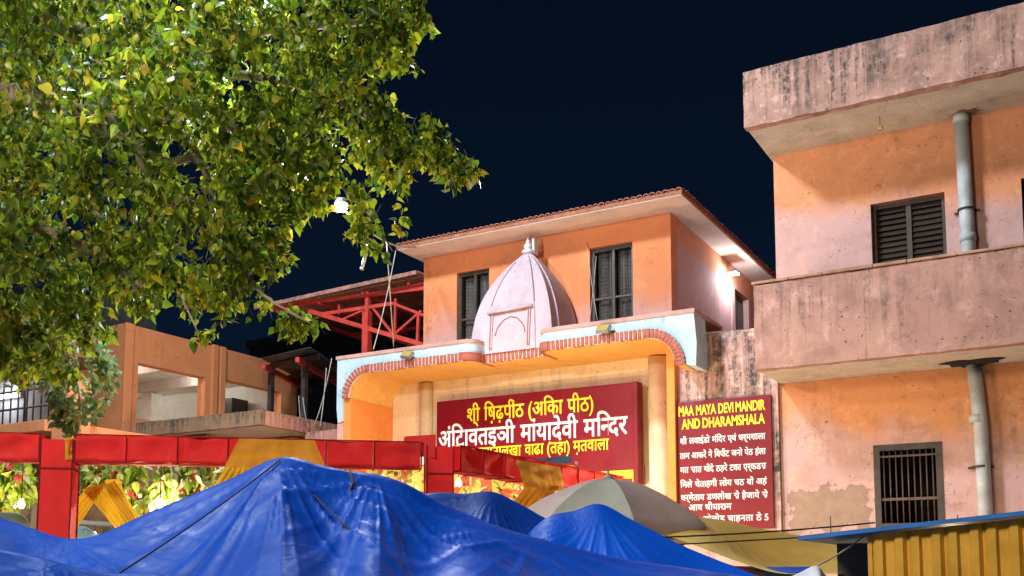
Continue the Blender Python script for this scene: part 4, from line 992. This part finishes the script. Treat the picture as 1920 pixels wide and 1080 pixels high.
RS = [(-60, 962, 8.9), (0, 960, 8.9), (40, 965, 8.9), (60, 990, 8.8)]
rs_ = pl(RS); tarp('sage_tarp', rs_, pl([(x, 1060, 8.5) for x, y, t in RS]), pl([(x, 1060, t + .6) for x, y, t in RS]), M['greencloth'], 'sage green stall cover left of the red cloth post', [], group=None, poles=(rs_[1],), seed=22)

# umbrella
UC = atD(1140, 897, 7.7); ur = .80; uz = UC.z
um = thing('market_umbrella', 'large market umbrella with alternating grey and mauve panels and valance', 'umbrella', (UC.x, UC.y, 0))
mats = [M['grey_panel'], M['mauve_panel'], M['grey_panel'], M['cream_panel'], M['grey_panel'], M['mauve_panel'], M['grey_panel'], M['mauve_panel']]
def ucirc(a, s): return Vector((UC.x + ur * s * math.cos(a), UC.y + ur * s * math.sin(a), uz - .36 * (s ** 1.75)))
for k in range(8):
    a0 = R(-98 + 45 * k); a1 = a0 + R(45); vs, fs = [], []; na, ns_ = 10, 14
    for j in range(ns_ + 1):
        s = j / ns_
        for i in range(na + 1):
            t = i / na; p = ucirc(a0, s).lerp(ucirc(a1, s), t); p.z += -.035 * math.sin(math.pi * t) * s + .004 * noise.noise(p * 6); vs.append(p)
    for (dz, out) in ((-.04, 1.0), (-.09, .985)):
        for i in range(na + 1):
            t = i / na; p = ucirc(a0, 1).lerp(ucirc(a1, 1), t); p.z += -.035 * math.sin(math.pi * t)
            p.z += dz * (1 if 0 < i < na else .75); p.x = UC.x + (p.x - UC.x) * out; p.y = UC.y + (p.y - UC.y) * out; vs.append(p)
    for j in range(ns_ + 2):
        for i in range(na): fs.append((j * (na + 1) + i, j * (na + 1) + i + 1, (j + 1) * (na + 1) + i + 1, (j + 1) * (na + 1) + i))
    mesh('panel', vs, fs, mats[k], um, True)
    tube('rib', [ucirc(a0, s / 8) + Vector((0, 0, -.012)) for s in range(9)], .006, M['steel'], um, sides=5)
tube('pole', [(UC.x, UC.y, 0), (UC.x, UC.y, uz)], .022, M['steel'], um, sides=10)
lathe('cap', [(.05, 0), (.03, .02), (.012, .03), (.012, .06)], (UC.x, UC.y, uz - .004), M['grey_panel'], um, 12)

# yellow shed
YSH = 6.4
sh = thing('yellow_shed', 'yellow ribbed metal stall cabin with blue roof edge', 'cabin', (-.4, YSH + 1, 0))
pa, pb = atY(1495, 1005, YSH - .12), atY(1960, 953, YSH - .12); dz = (pb - pa)
slope = dz.z / dz.x
mesh('roof', [(pa.x, YSH - .12, pa.z), (pa.x + 3.2, YSH - .12, pa.z + 3.2 * slope), (pa.x + 3.2, YSH + 2, pa.z + 3.2 * slope), (pa.x, YSH + 2, pa.z), (pa.x, YSH - .12, pa.z - .025), (pa.x + 3.2, YSH - .12, pa.z + 3.2 * slope - .025), (pa.x + 3.2, YSH + 2, pa.z + 3.2 * slope - .025), (pa.x, YSH + 2, pa.z - .025)],
     [(0, 1, 2, 3), (4, 5, 6, 7), (0, 1, 5, 4), (1, 2, 6, 5), (2, 3, 7, 6), (3, 0, 4, 7)], M['shed_blue'], sh)
x = atY(1637, 1040, YSH).x; x_start = x
while x < pa.x + 3.1:
    wd = .205; zt = pa.z + (x - pa.x) * slope - .035
    prof = [(0, 0), (.02, -.03), (.06, -.03), (.075, -.005), (.12, -.005), (.135, -.03), (.175, -.03), (.195, 0), (.2045, 0), (.2045, .008), (0, .008)]
    vs = [(x + a, YSH + b, .05) for a, b in prof] + [(x + a, YSH + b, zt + a * slope) for a, b in prof]; n = len(prof)
    mesh('wall_sheet', vs, [tuple(range(n)), tuple(range(n, 2 * n))] + [(i, (i + 1) % n, n + (i + 1) % n, n + i) for i in range(n)], M['shed_yellow'], sh)
    x += wd
box('side_wall', x_start - .03, x_start - .002, YSH - .01, YSH + 1.8, .05, pa.z, M['shed_yellow'], sh, .004)
box('dark_wall', x_start, pa.x + 3.1, YSH + .05, YSH + .08, .05, pa.z - .04, M['navy'], sh, 0)
box('awning_backing', pa.x + .1, x_start - .05, YSH + .5, YSH + .53, 1.3, pa.z - .03, M['navy'], sh, 0)
# white cloth peak, ropes
cp = atD(1530, 1060, 5.6)
wc = pl([(1440, 1095, 5.5), (1490, 1078, 5.5), (1530, 1061, 5.5), (1550, 1080, 5.5), (1580, 1100, 5.5)])
tarp('white_cloth', wc, pl([(1450, 1120, 5.3), (1495, 1120, 5.25), (1530, 1120, 5.2), (1550, 1120, 5.2), (1575, 1120, 5.3)]), pl([(x, 1120, 5.8) for x in (1450, 1495, 1530, 1550, 1575)]), M['whitecloth'], 'small white cloth bundle peak below the olive awning', [(wc[2], .6)], group=None, fold=.012, amp=.02, poles=(wc[2],), seed=25)
cable('rope', atD(980, 1012, 6.2), atD(1640, 980, 7.4), .03, .006, M['rope'], 'dark rope stretched from the bright blue tarp to the shed', 'ropes over the stalls', 'rope')
cable('rope', atD(1250, 1022, 6.3), atD(1500, 1008, 6.6), .0, .005, M['rope'], 'short dark rope crossing the olive awning', 'ropes over the stalls', 'rope')
cable('rope', atD(1622, 1004, 6.5), atD(1530, 1062, 5.6), .01, .005, M['rope_pale'], 'pale rope from the shed roof to the white cloth', 'ropes over the stalls', 'rope')
cable('rope', atD(525, 862, 5.0), atD(150, 1120, 3.7), .02, .004, M['rope'], 'thin rope lying across the left face of the largest tarp', 'ropes over the stalls', 'rope')
cable('rope', atD(560, 900, 4.9), atD(760, 1085, 4.2), .01, .004, M['rope'], 'thin rope lying across the front of the largest tarp', 'ropes over the stalls', 'rope')
# overhead wires
GW = 'overhead wires'
cable('wire', atD(640, 388, 11.1), atD(780, 463, 16.6), .15, .012, M['rope_pale'], 'grey wire from the tree lamp to the temple eave', GW)
cable('wire', (EX1, 18.2, 7.1), (XL, YR + .4, 6.55), .1, .012, M['rope'], 'sagging wire from the tiled eave to the guest house', GW)
cable('wire', atD(725, 455, 12.2), atD(738, 650, 15.8), .0, .008, M['rope_pale'], 'thin wire dropping past the red truss onto the canopy', GW)
cable('wire', atD(742, 470, 16.4), atD(700, 655, 15.9), .1, .008, M['rope_pale'], 'thin wire slanting from the eave past the red truss', GW)
for k, (a, b) in enumerate((((612, 690, 16.6), (600, 800, 16.8)), ((622, 672, 16.5), (588, 800, 17)), ((568, 745, 18), (580, 800, 18)), ((560, 742, 18.2), (566, 798, 18.2)))):
    cable('wire', atD(*a), atD(*b), .12, .007, M['pipe'], 'grey service cable in the gap between pavilion and portico', 'service cables in the gap')
for k, (a, b) in enumerate((((1100, 455, 15), (1120, 600, 14.3)), ((1118, 480, 14.6), (1106, 596, 14.3)))):
    cable('wire', atY(*a[:2], YW - .03), atY(*b[:2], YW - .5), .06, .005, M['rope_pale'], 'thin loose wire hanging across the tall window beside the spire', 'loose wires by the window')
hb = thing('hanging_tube', 'white tube lamp batten dangling under the tree lamp', 'tube', tuple(atD(684, 480, 11.0)))
tube('tube', [atD(690, 458, 11), atD(679, 503, 11)], .018, M['whitecloth'], hb, sides=8); tube('end_cap', [atD(679, 502, 11), atD(678, 506, 11)], .021, M['lampbody'], hb, sides=8)
tube('wire', [atD(690, 458, 11), atD(692, 430, 11)], .005, M['rope'], hb, sides=5)

# ================================================================== foliage
LEAF = np.array([(0, 0, 0), (-.20, .05, -.04), (-.37, .09, -.22), (-.36, .09, -.42), (-.20, .05, -.66), (0, .0, -1.06), (.20, .05, -.66), (.36, .09, -.42), (.37, .09, -.22), (.20, .05, -.04), (0, -.03, -.30), (0, -.02, -.66)])
LF = [(0, 1, 10), (1, 2, 10), (2, 3, 10), (3, 4, 11, 10), (4, 5, 11), (5, 6, 11), (6, 7, 10, 11), (7, 8, 10), (8, 9, 10), (9, 0, 10)]
def leaf_cols(n, pal, wts):
    idx = np.random.choice(len(pal), n, p=np.array(wts) / sum(wts)); c = np.array(pal)[idx]
    return np.clip(c * np.random.uniform(.65, 1.3, (n, 1)) * np.random.uniform(.92, 1.08, (n, 3)), 0, .9)
def basis(n, droop):
    d = np.random.normal(0, 1, (n, 3)) * np.array([.55, .55, .45]) + np.array([0, 0, -droop]); d /= np.linalg.norm(d, axis=1)[:, None]
    z = -d; r = np.random.normal(0, 1, (n, 3)); x = np.cross(r, z); x /= np.linalg.norm(x, axis=1)[:, None]; y = np.cross(z, x)
    return np.stack([x, y, z], axis=2)
def leafmesh(name, pos, B, size, cols):
    n = len(pos); L = np.repeat(LEAF[None], n, 0).copy()
    L[:, :, 1] += (L[:, :, 2] ** 2) * np.random.uniform(-.25, .25, (n, 1)); L[:, :, 1] *= np.random.uniform(.3, 1.9, (n, 1)); L[:, :, 0] *= np.random.uniform(.75, 1.1, (n, 1))
    Vv = np.einsum('nij,nkj->nki', B, L) * size[:, None, None] + pos[:, None, :]
    m_ = len(LEAF); faces = []
    for i in range(n):
        o = i * m_; faces += [tuple(k + o for k in f) for f in LF]
    me = bpy.data.meshes.new(name); me.from_pydata(Vv.reshape(-1, 3).tolist(), [], faces)
    at = me.color_attributes.new('leafcol', 'FLOAT_COLOR', 'POINT')
    cc = np.ones((n, m_, 4), dtype=np.float32); cc[:, :, :3] = cols[:, None, :]
    at.data.foreach_set('color', cc.ravel()); me.materials.append(M['leaf'])
    me.polygons.foreach_set('use_smooth', [True] * len(me.polygons)); return me
def inpoly(x, y, poly):
    c = False; n = len(poly)
    for i in range(n):
        x1, y1 = poly[i]; x2, y2 = poly[(i + 1) % n]
        if (y1 > y) != (y2 > y) and x < (x2 - x1) * (y - y1) / (y2 - y1) + x1: c = not c
    return c
def edged(x, y, poly):
    b = 1e9; n = len(poly)
    for i in range(n):
        x1, y1 = poly[i]; x2, y2 = poly[(i + 1) % n]; L2 = (x2 - x1) ** 2 + (y2 - y1) ** 2
        t = max(0, min(1, ((x - x1) * (x2 - x1) + (y - y1) * (y2 - y1)) / L2)); b = min(b, math.hypot(x - x1 - t * (x2 - x1), y - y1 - t * (y2 - y1)))
    return b
GREENS = [(.035, .09, .009), (.085, .165, .011), (.165, .25, .013), (.27, .31, .018), (.42, .34, .02)]
def crown(poly, tc, hmax, count, lsize, droop, gaps, bbox, perpx, seed, leaves=(6, 10)):
    """leafy twigs spread through a lens-shaped volume; returns leaf positions and twig segments"""
    rr = random.Random(seed); P_, tw = [], []; tries = 0
    while len(tw) < count and tries < count * 30:
        tries += 1; x = rr.uniform(bbox[0], bbox[2]); y = rr.uniform(bbox[1], bbox[3])
        if not inpoly(x, y, poly): continue
        e = edged(x, y, poly); h = min(hmax, .12 + e / perpx * .8); t = tc + rr.uniform(-1, 1) * h + (tc * .10) * noise.noise(Vector((x * .004, y * .004, seed)))
        if any(((x - gx) / ga) ** 2 + ((y - gy) / gb) ** 2 < 1 for gx, gy, ga, gb in gaps): continue
        if noise.noise(Vector((x * .016, y * .016, t * 1.2 + seed))) + .35 * noise.noise(Vector((x * .05, y * .05, t * 2 + seed))) < -.17: continue
        p = atD(x, y, t); L_ = rr.uniform(.18, .42) * (1 if e > 25 else .5); d = Vector((rr.gauss(0, .6), rr.gauss(0, .6), -rr.uniform(.2, 1.1))).normalized()
        p = p - d * L_ * .5
        pts = [p, p + d * L_ * .5 + Vector((0, 0, .01)), p + d * L_ + Vector((0, 0, -.03))]; tw.append(pts)
        for k in range(rr.randint(*leaves)):
            s = rr.uniform(.1, 1.05); b = p + d * L_ * s; P_.append(b + Vector((rr.gauss(0, .028), rr.gauss(0, .028), rr.gauss(0, .02))))
    return np.array([tuple(v) for v in P_]), tw
def twigmesh(name, tw, r, mat, parent):
    vs, fs = [], []
    for pts in tw:
        for a, b in zip(pts, pts[1:]):
            d = (b - a).normalized(); u_ = d.orthogonal().normalized(); v_ = d.cross(u_); o = len(vs)
            for q in (a, b):
                for k in range(3): an = 2.094 * k; vs.append(q + u_ * r * math.cos(an) + v_ * r * math.sin(an))
            fs += [(o, o + 1, o + 4, o + 3), (o + 1, o + 2, o + 5, o + 4), (o + 2, o, o + 3, o + 5)]
    me = bpy.data.meshes.new(name); me.from_pydata([tuple(v) for v in vs], [], fs)
    o = link(name, me, mat, parent); o['kind'] = 'stuff'; return o

POLY = [(-420, -260), (700, -220), (800, -60), (818, 12), (800, 45), (770, 62), (742, 100), (772, 120), (795, 160), (770, 185), (758, 225), (800, 222), (835, 235), (840, 262), (862, 292), (900, 312), (895, 332), (855, 330), (842, 350), (828, 318), (800, 300), (775, 300), (772, 335), (745, 350), (752, 395), (762, 440), (722, 472), (690, 462), (655, 432), (668, 395), (655, 362), (610, 365), (592, 390), (552, 410), (528, 440), (545, 470), (540, 520), (505, 540), (470, 528), (520, 560), (570, 585), (596, 605), (575, 632), (520, 600), (470, 575), (430, 548), (425, 600), (385, 640), (345, 612), (345, 560), (305, 520), (300, 570), (270, 600), (220, 610), (180, 640), (150, 690), (110, 720), (40, 715), (0, 690), (-420, 720)]
tree = thing('fig_tree', 'big leafy fig tree with heart shaped leaves overhanging the stalls', 'tree', (-10.2, 4.4, 0))
pos, tw = crown(POLY, 8.3, 1.5, 5200, .1, .8, [(362, 318, 34, 26), (118, 402, 30, 26), (580, 430, 26, 18), (640, 390, 34, 34)], (-420, -260, 900, 720), 230, 3)
n = len(pos); sz = np.clip(np.random.lognormal(math.log(.070), .27, n), .04, .125); B = basis(n, .75)
# yellower leaves near the lower right fringe of this kind of tree, random elsewhere
cols = leaf_cols(n, GREENS, [3, 4, 5, 3.5, .4])
dist = np.linalg.norm(pos - np.array(C0), axis=1)
rx = pos @ np.array(rt); order = np.argsort(dist - (np.random.rand(n) * .3))
vis = [i for i in order if True]
def inframe(p):
    v = Vector(p) - C0; z = v.dot(fw); return 20 < CX + F * v.dot(rt) / z < 1900 and 10 < CY - F * v.dot(upv) / z < 1060
pick = []
for i in order:
    if inframe(pos[i]): pick.append(i)
    if len(pick) >= 280: break
pk = set(pick); rest = np.array([i for i in range(n) if i not in pk])
cr = link('crown', leafmesh('crown', pos[rest], B[rest], sz[rest], cols[rest]), None, tree); cr['kind'] = 'stuff'
LV = [leafmesh('leaf', np.zeros((1, 3)), np.eye(3)[None], np.ones(1), leaf_cols(1, [g_], [1])) for g_ in (GREENS + GREENS[1:4])]
for i in pick:
    link('leaf', random.choice(LV), None, tree, Matrix.Translation(pos[i]) @ Matrix(B[i].tolist()).to_4x4() @ Matrix.Scale(sz[i], 4))
twigmesh('twigs', tw, .0028, M['twig'], tree)
tb_ = Vector((-10.2, 4.4, 0))
tube('trunk', smoothpts([tb_, tb_ + Vector((.1, 0, 1.5)), tb_ + Vector((.25, .15, 3.2)), tb_ + Vector((.5, .4, 4.6))], 6), .38, M['bark'], tree, .26, 14)
fork = tb_ + Vector((.4, .3, 4.2))
def limb(pts, r0, r1, nm='branch'): tube(nm, smoothpts([Vector(p) + Vector((random.uniform(-.04, .04), random.uniform(-.04, .04), random.uniform(-.04, .04))) for p in pts], 6), r0, M['bark'], tree, r1, 8)
limb([fork, atD(-150, 150, 8.4), atD(20, 178, 8.0), atD(90, 200, 8.0), atD(200, 215, 8.2)], .14, .045)
limb([atD(60, 185, 8.0), atD(240, 250, 8.3), atD(330, 205, 8.5), atD(420, 235, 8.5), atD(505, 275, 8.6), atD(610, 350, 8.7)], .05, .012)
limb([fork, atD(-100, 20, 8.8), atD(150, 60, 8.9), atD(330, 100, 9), atD(480, 60, 9), atD(700, 40, 8.8), atD(800, 25, 8.6)], .12, .012)
limb([atD(330, 100, 9), atD(420, 140, 8.7), atD(560, 160, 8.6), atD(700, 220, 8.5), atD(800, 285, 8.4), atD(880, 318, 8.3)], .05, .006)
limb([atD(200, 215, 8.2), atD(300, 300, 8.2), atD(380, 310, 8.1), atD(420, 420, 8.1), atD(470, 540, 8.0), atD(585, 615, 8.0)], .045, .006)
limb([fork, atD(-120, 380, 8.3), atD(60, 420, 8.2), atD(180, 470, 8.1), atD(260, 540, 8.1)], .09, .015)
limb([atD(505, 275, 8.6), atD(590, 300, 8.5), atD(680, 400, 8.4), atD(735, 460, 8.4)], .022, .005)
limb([atD(330, 205, 8.5), atD(345, 250, 8.3), atD(380, 315, 8.2)], .04, .02)
limb([atD(240, 250, 8.3), atD(300, 370, 8.2), atD(380, 380, 8.0), atD(330, 500, 8.1), atD(370, 630, 8.1)], .03, .006)

def plant(name, poly, tc, hm, count, size, droop, pal, wts, label, cat, bbox, seed, perpx, stems, group=None, kind=None, red=None):
    t_ = thing(name, label, cat, (atD((bbox[0] + bbox[2]) / 2, 1000, tc).x, atD((bbox[0] + bbox[2]) / 2, 1000, tc).y, 0), group)
    p_, tw_ = crown(poly, tc, hm, count, size[0], droop, [], bbox, perpx, seed, (6, 9)); n_ = len(p_)
    c_ = leaf_cols(n_, pal, wts)
    o = link('foliage', leafmesh('foliage', p_, basis(n_, droop), np.random.uniform(*size, n_), c_), None, t_); o['kind'] = 'stuff'
    twigmesh('twigs', tw_, .004, M['bark'], t_)
    for s_ in stems: tube('stem', smoothpts([Vector(q) for q in s_], 5), .03, M['bark'], t_, .012, 8)
    return t_
g0 = lambda px, t: (atD(px, 1000, t).x, atD(px, 1000, t).y, 0)
plant('climbing_plant', [(-40, 610), (60, 560), (140, 565), (190, 610), (200, 660), (215, 700), (210, 745), (180, 775), (150, 800), (120, 835), (100, 800), (95, 735), (60, 700), (-40, 700)], 11.6, 1.1, 330, (.07, .12), .7,
      [(.08, .17, .06), (.15, .25, .10), (.24, .30, .12), (.40, .28, .05)], [3, 4, 3, 1], 'bushy climbing plant with cool lit leaves beside the salmon pavilion', 'plant', (-40, 560, 215, 835), 31, 165,
      [[g0(150, 11.6), atD(140, 900, 11.6), atD(150, 740, 11.6), atD(110, 640, 11.6)]])
FL = [(.12, .22, .02), (.20, .30, .03), (.34, .36, .05), (.55, .50, .25), (.60, .06, .03)]
for k, (poly, bb, lab, sd) in enumerate((([(125, 868), (300, 868), (300, 930), (270, 955), (230, 935), (180, 925), (125, 925)], (125, 868, 300, 955), 'hanging green garland with red flowers beside the yellow swags', 41),
        ([(300, 868), (450, 868), (400, 910), (370, 935), (330, 950), (300, 930)], (300, 868, 450, 950), 'pale beaded garland hanging next to the yellow curtain', 42),
        ([(-20, 872), (52, 872), (52, 920), (20, 945), (-20, 930)], (-20, 872, 52, 945), 'green garland with red flowers left of the red cloth post', 43))):
    plant('flower_garland', poly, 10.2, .25, 150, (.07, .15), 1.1, FL, [5, 4, 2, 1 if k != 1 else 7, .9], lab, 'garland', bb, sd, 190,
          [[atD(bb[0], 866, 10.2), atD((bb[0] + bb[2]) / 2, 864, 10.2), atD(bb[2], 866, 10.2)]] if True else [])
gr = thing('garland_rail', 'bamboo rail carrying the flower garlands behind the red gate', 'rail', tuple(g0(200, 10.3)))
for px in (-25, 135, 455): q = atD(px, 866, 10.3); tube('post', [(q.x, q.y, 0), (q.x, q.y, q.z + .05)], .03, M['bamboo'], gr, sides=8)
tube('rail', [atD(-30, 866, 10.3), atD(460, 866, 10.3)], .025, M['bamboo'], gr, sides=8)
# grey wall and stall roof behind the garlands
bw = thing('back_wall', 'grey boundary wall with darker posts behind the garlands', 'wall', tuple(g0(250, 12.0)))
wa, wb = atD(-120, 1000, 12.2), atD(640, 1000, 12.2); dd = wb - wa; dd.z = 0; dn = dd.normalized(); nn = Vector((-dn.y, dn.x, 0))
beam('panel_wall', Vector((wa.x, wa.y, 1.25)), Vector((wb.x, wb.y, 1.25)), .12, 2.5, M['slab_brown'], bw)
for k in range(7): q = wa + dd * (k / 6) - nn * .1; beam('post', (q.x, q.y, 0), (q.x, q.y, 2.6), .12, .12, M['tower'], bw)
sc_ = thing('stall_counter', 'grey stall roof edge behind the yellow swags', 'stall', tuple(g0(220, 9.8)))
qa, qb = atD(120, 978, 9.8), atD(330, 990, 9.8)
beam('roof_edge', qa, qb, .5, .03, M['tower'], sc_)
for q in (qa, qb): tube('post', [(q.x, q.y, 0), (q.x, q.y, q.z)], .02, M['steel'], sc_, sides=6)

# ================================================================== lamps that light the place
q = atD(640, 388, 11.0)
sl = thing('tree_lamp', 'bright white LED floodlight glowing at the edge of the tree crown', 'lamp', tuple(q))
tube('arm', smoothpts([q + Vector((0, 0, .05)), atD(600, 350, 10.9), atD(520, 300, 10.3), atD(420, 240, 9.0)], 5), .02, M['lampbody'], sl, sides=8)
lathe('housing', [(.02, .10), (.05, .09), (.075, .05), (.068, .016)], q, M['lampbody'], sl, 16)
lathe('lens', [(.01, -.05), (.04, -.045), (.06, -.02), (.065, .015)], q, M['led'], sl, 16)
ptlight(sl, (q.x, q.y, q.z - .16), P_FLOOD, (.86, .93, 1.0), .10)
q2 = atD(500, 8, 10.4)
sl2 = thing('tree_lamp', 'small white floodlight half hidden deep inside the tree crown', 'lamp', tuple(q2))
lathe('housing', [(.02, .10), (.05, .08), (.06, .03)], q2, M['lampbody'], sl2, 14); lathe('lens', [(.01, -.03), (.045, -.02), (.052, .028)], q2, M['led'], sl2, 14)
tube('arm', smoothpts([q2 + Vector((0, 0, .1)), atD(470, -20, 10.2), atD(480, 60, 9.05)], 4), .016, M['lampbody'], sl2, sides=6)
ptlight(sl2, (q2.x, q2.y, q2.z - .12), P_FLOOD * .9, (.9, .95, 1.0), .08)
def mast(x, y, h, aim, power, col, label, spread=110):
    t = thing('mast_lamp', label, 'street lamp', (x, y, 0), 'street lamps round the square')
    tube('mast', [(x, y, 0), (x, y, h)], .09, M['steel'], t, .05, 10)
    d = (Vector(aim) - Vector((x, y, h))); d.z = 0; d.normalize(); e = Vector((x, y, h)) + d * .9 + Vector((0, 0, .12))
    tube('arm', [(x, y, h - .05), Vector((x, y, h)) + d * .4 + Vector((0, 0, .1)), e], .03, M['steel'], t, sides=8)
    box('head', e.x - .2, e.x + .2, e.y - .2, e.y + .2, e.z - .02, e.z + .06, M['lampbody'], t, .02)
    box('lens', e.x - .16, e.x + .16, e.y - .16, e.y + .16, e.z - .04, e.z - .021, M['led'], t, .004)
    ptlight(t, (e.x, e.y, e.z - .15), power, col, .7, (aim, R(spread)))
mast(-9.6, 3.6, 13.0, (-4, 13, 3.5), P_MAST_LEFT, (.76, .87, 1.0), 'tall steel mast lamp standing beside the fig tree trunk', 125)
mast(-4.6, -2.4, 5.9, (-5.5, 7, 3.8), P_FILL_FRONT, (1.0, .86, .64), 'added fill lamp on a steel mast, unseen behind the camera', 120)  # added fill, gives tree and tarps frontal light
for k, (px, py, t, pw) in enumerate(((745, 940, 12.4, 1.1), (960, 945, 12.9, 1.6), (300, 945, 9.6, .35), (1210, 960, 10.8, .5), (40, 945, 9.6, .2), (1560, 1062, 10.2, .18), (1800, 1065, 9.6, .2), (860, 905, 10.6, .12))):  # awning and cabin bulbs are added to brighten the soffits
    q = atD(px, py, t)
    b_ = thing('stall_bulb', 'bare warm bulb hanging ' + ('behind the painted banner left of the second red post', 'behind the painted banner under the sign', 'behind the yellow swags', 'behind the grey umbrella', 'left of the first red post', 'as added uplight, unseen behind the olive awning', 'as added uplight, unseen behind the yellow cabin', 'beside the second red post')[k], 'bulb', tuple(q), 'bulbs hung among the stalls')
    tube('cord', [q + Vector((0, 0, .04)), q + Vector((0, 0, .5))], .005, M['rope'], b_, sides=5)
    lathe('glass', [(.012, .05), (.018, .03), (.034, 0), (.026, -.03), (.008, -.04)], q, M['bulb'], b_, 12)
    ptlight(b_, (q.x, q.y, q.z - .08), P_STALL * pw, (1, .76, .46), .04)
# string of tiny lights among the garlands
for (px, py) in ((150, 963), (178, 1000), (262, 930), (300, 965), (28, 950), (20, 930), (345, 985), (225, 985)):
    q = atD(px, py, 9.9); d = thing('fairy_light', 'tiny white fairy light among the garlands', 'fairy light', tuple(q), 'fairy lights behind the gate')
    lathe('bulb', [(.003, -.014), (.012, -.006), (.012, .006), (.003, .014)], q, M['led_small'], d, 8); tube('cord', [q + Vector((0, 0, .014)), q + Vector((0, 0, .3))], .003, M['rope'], d, sides=4)
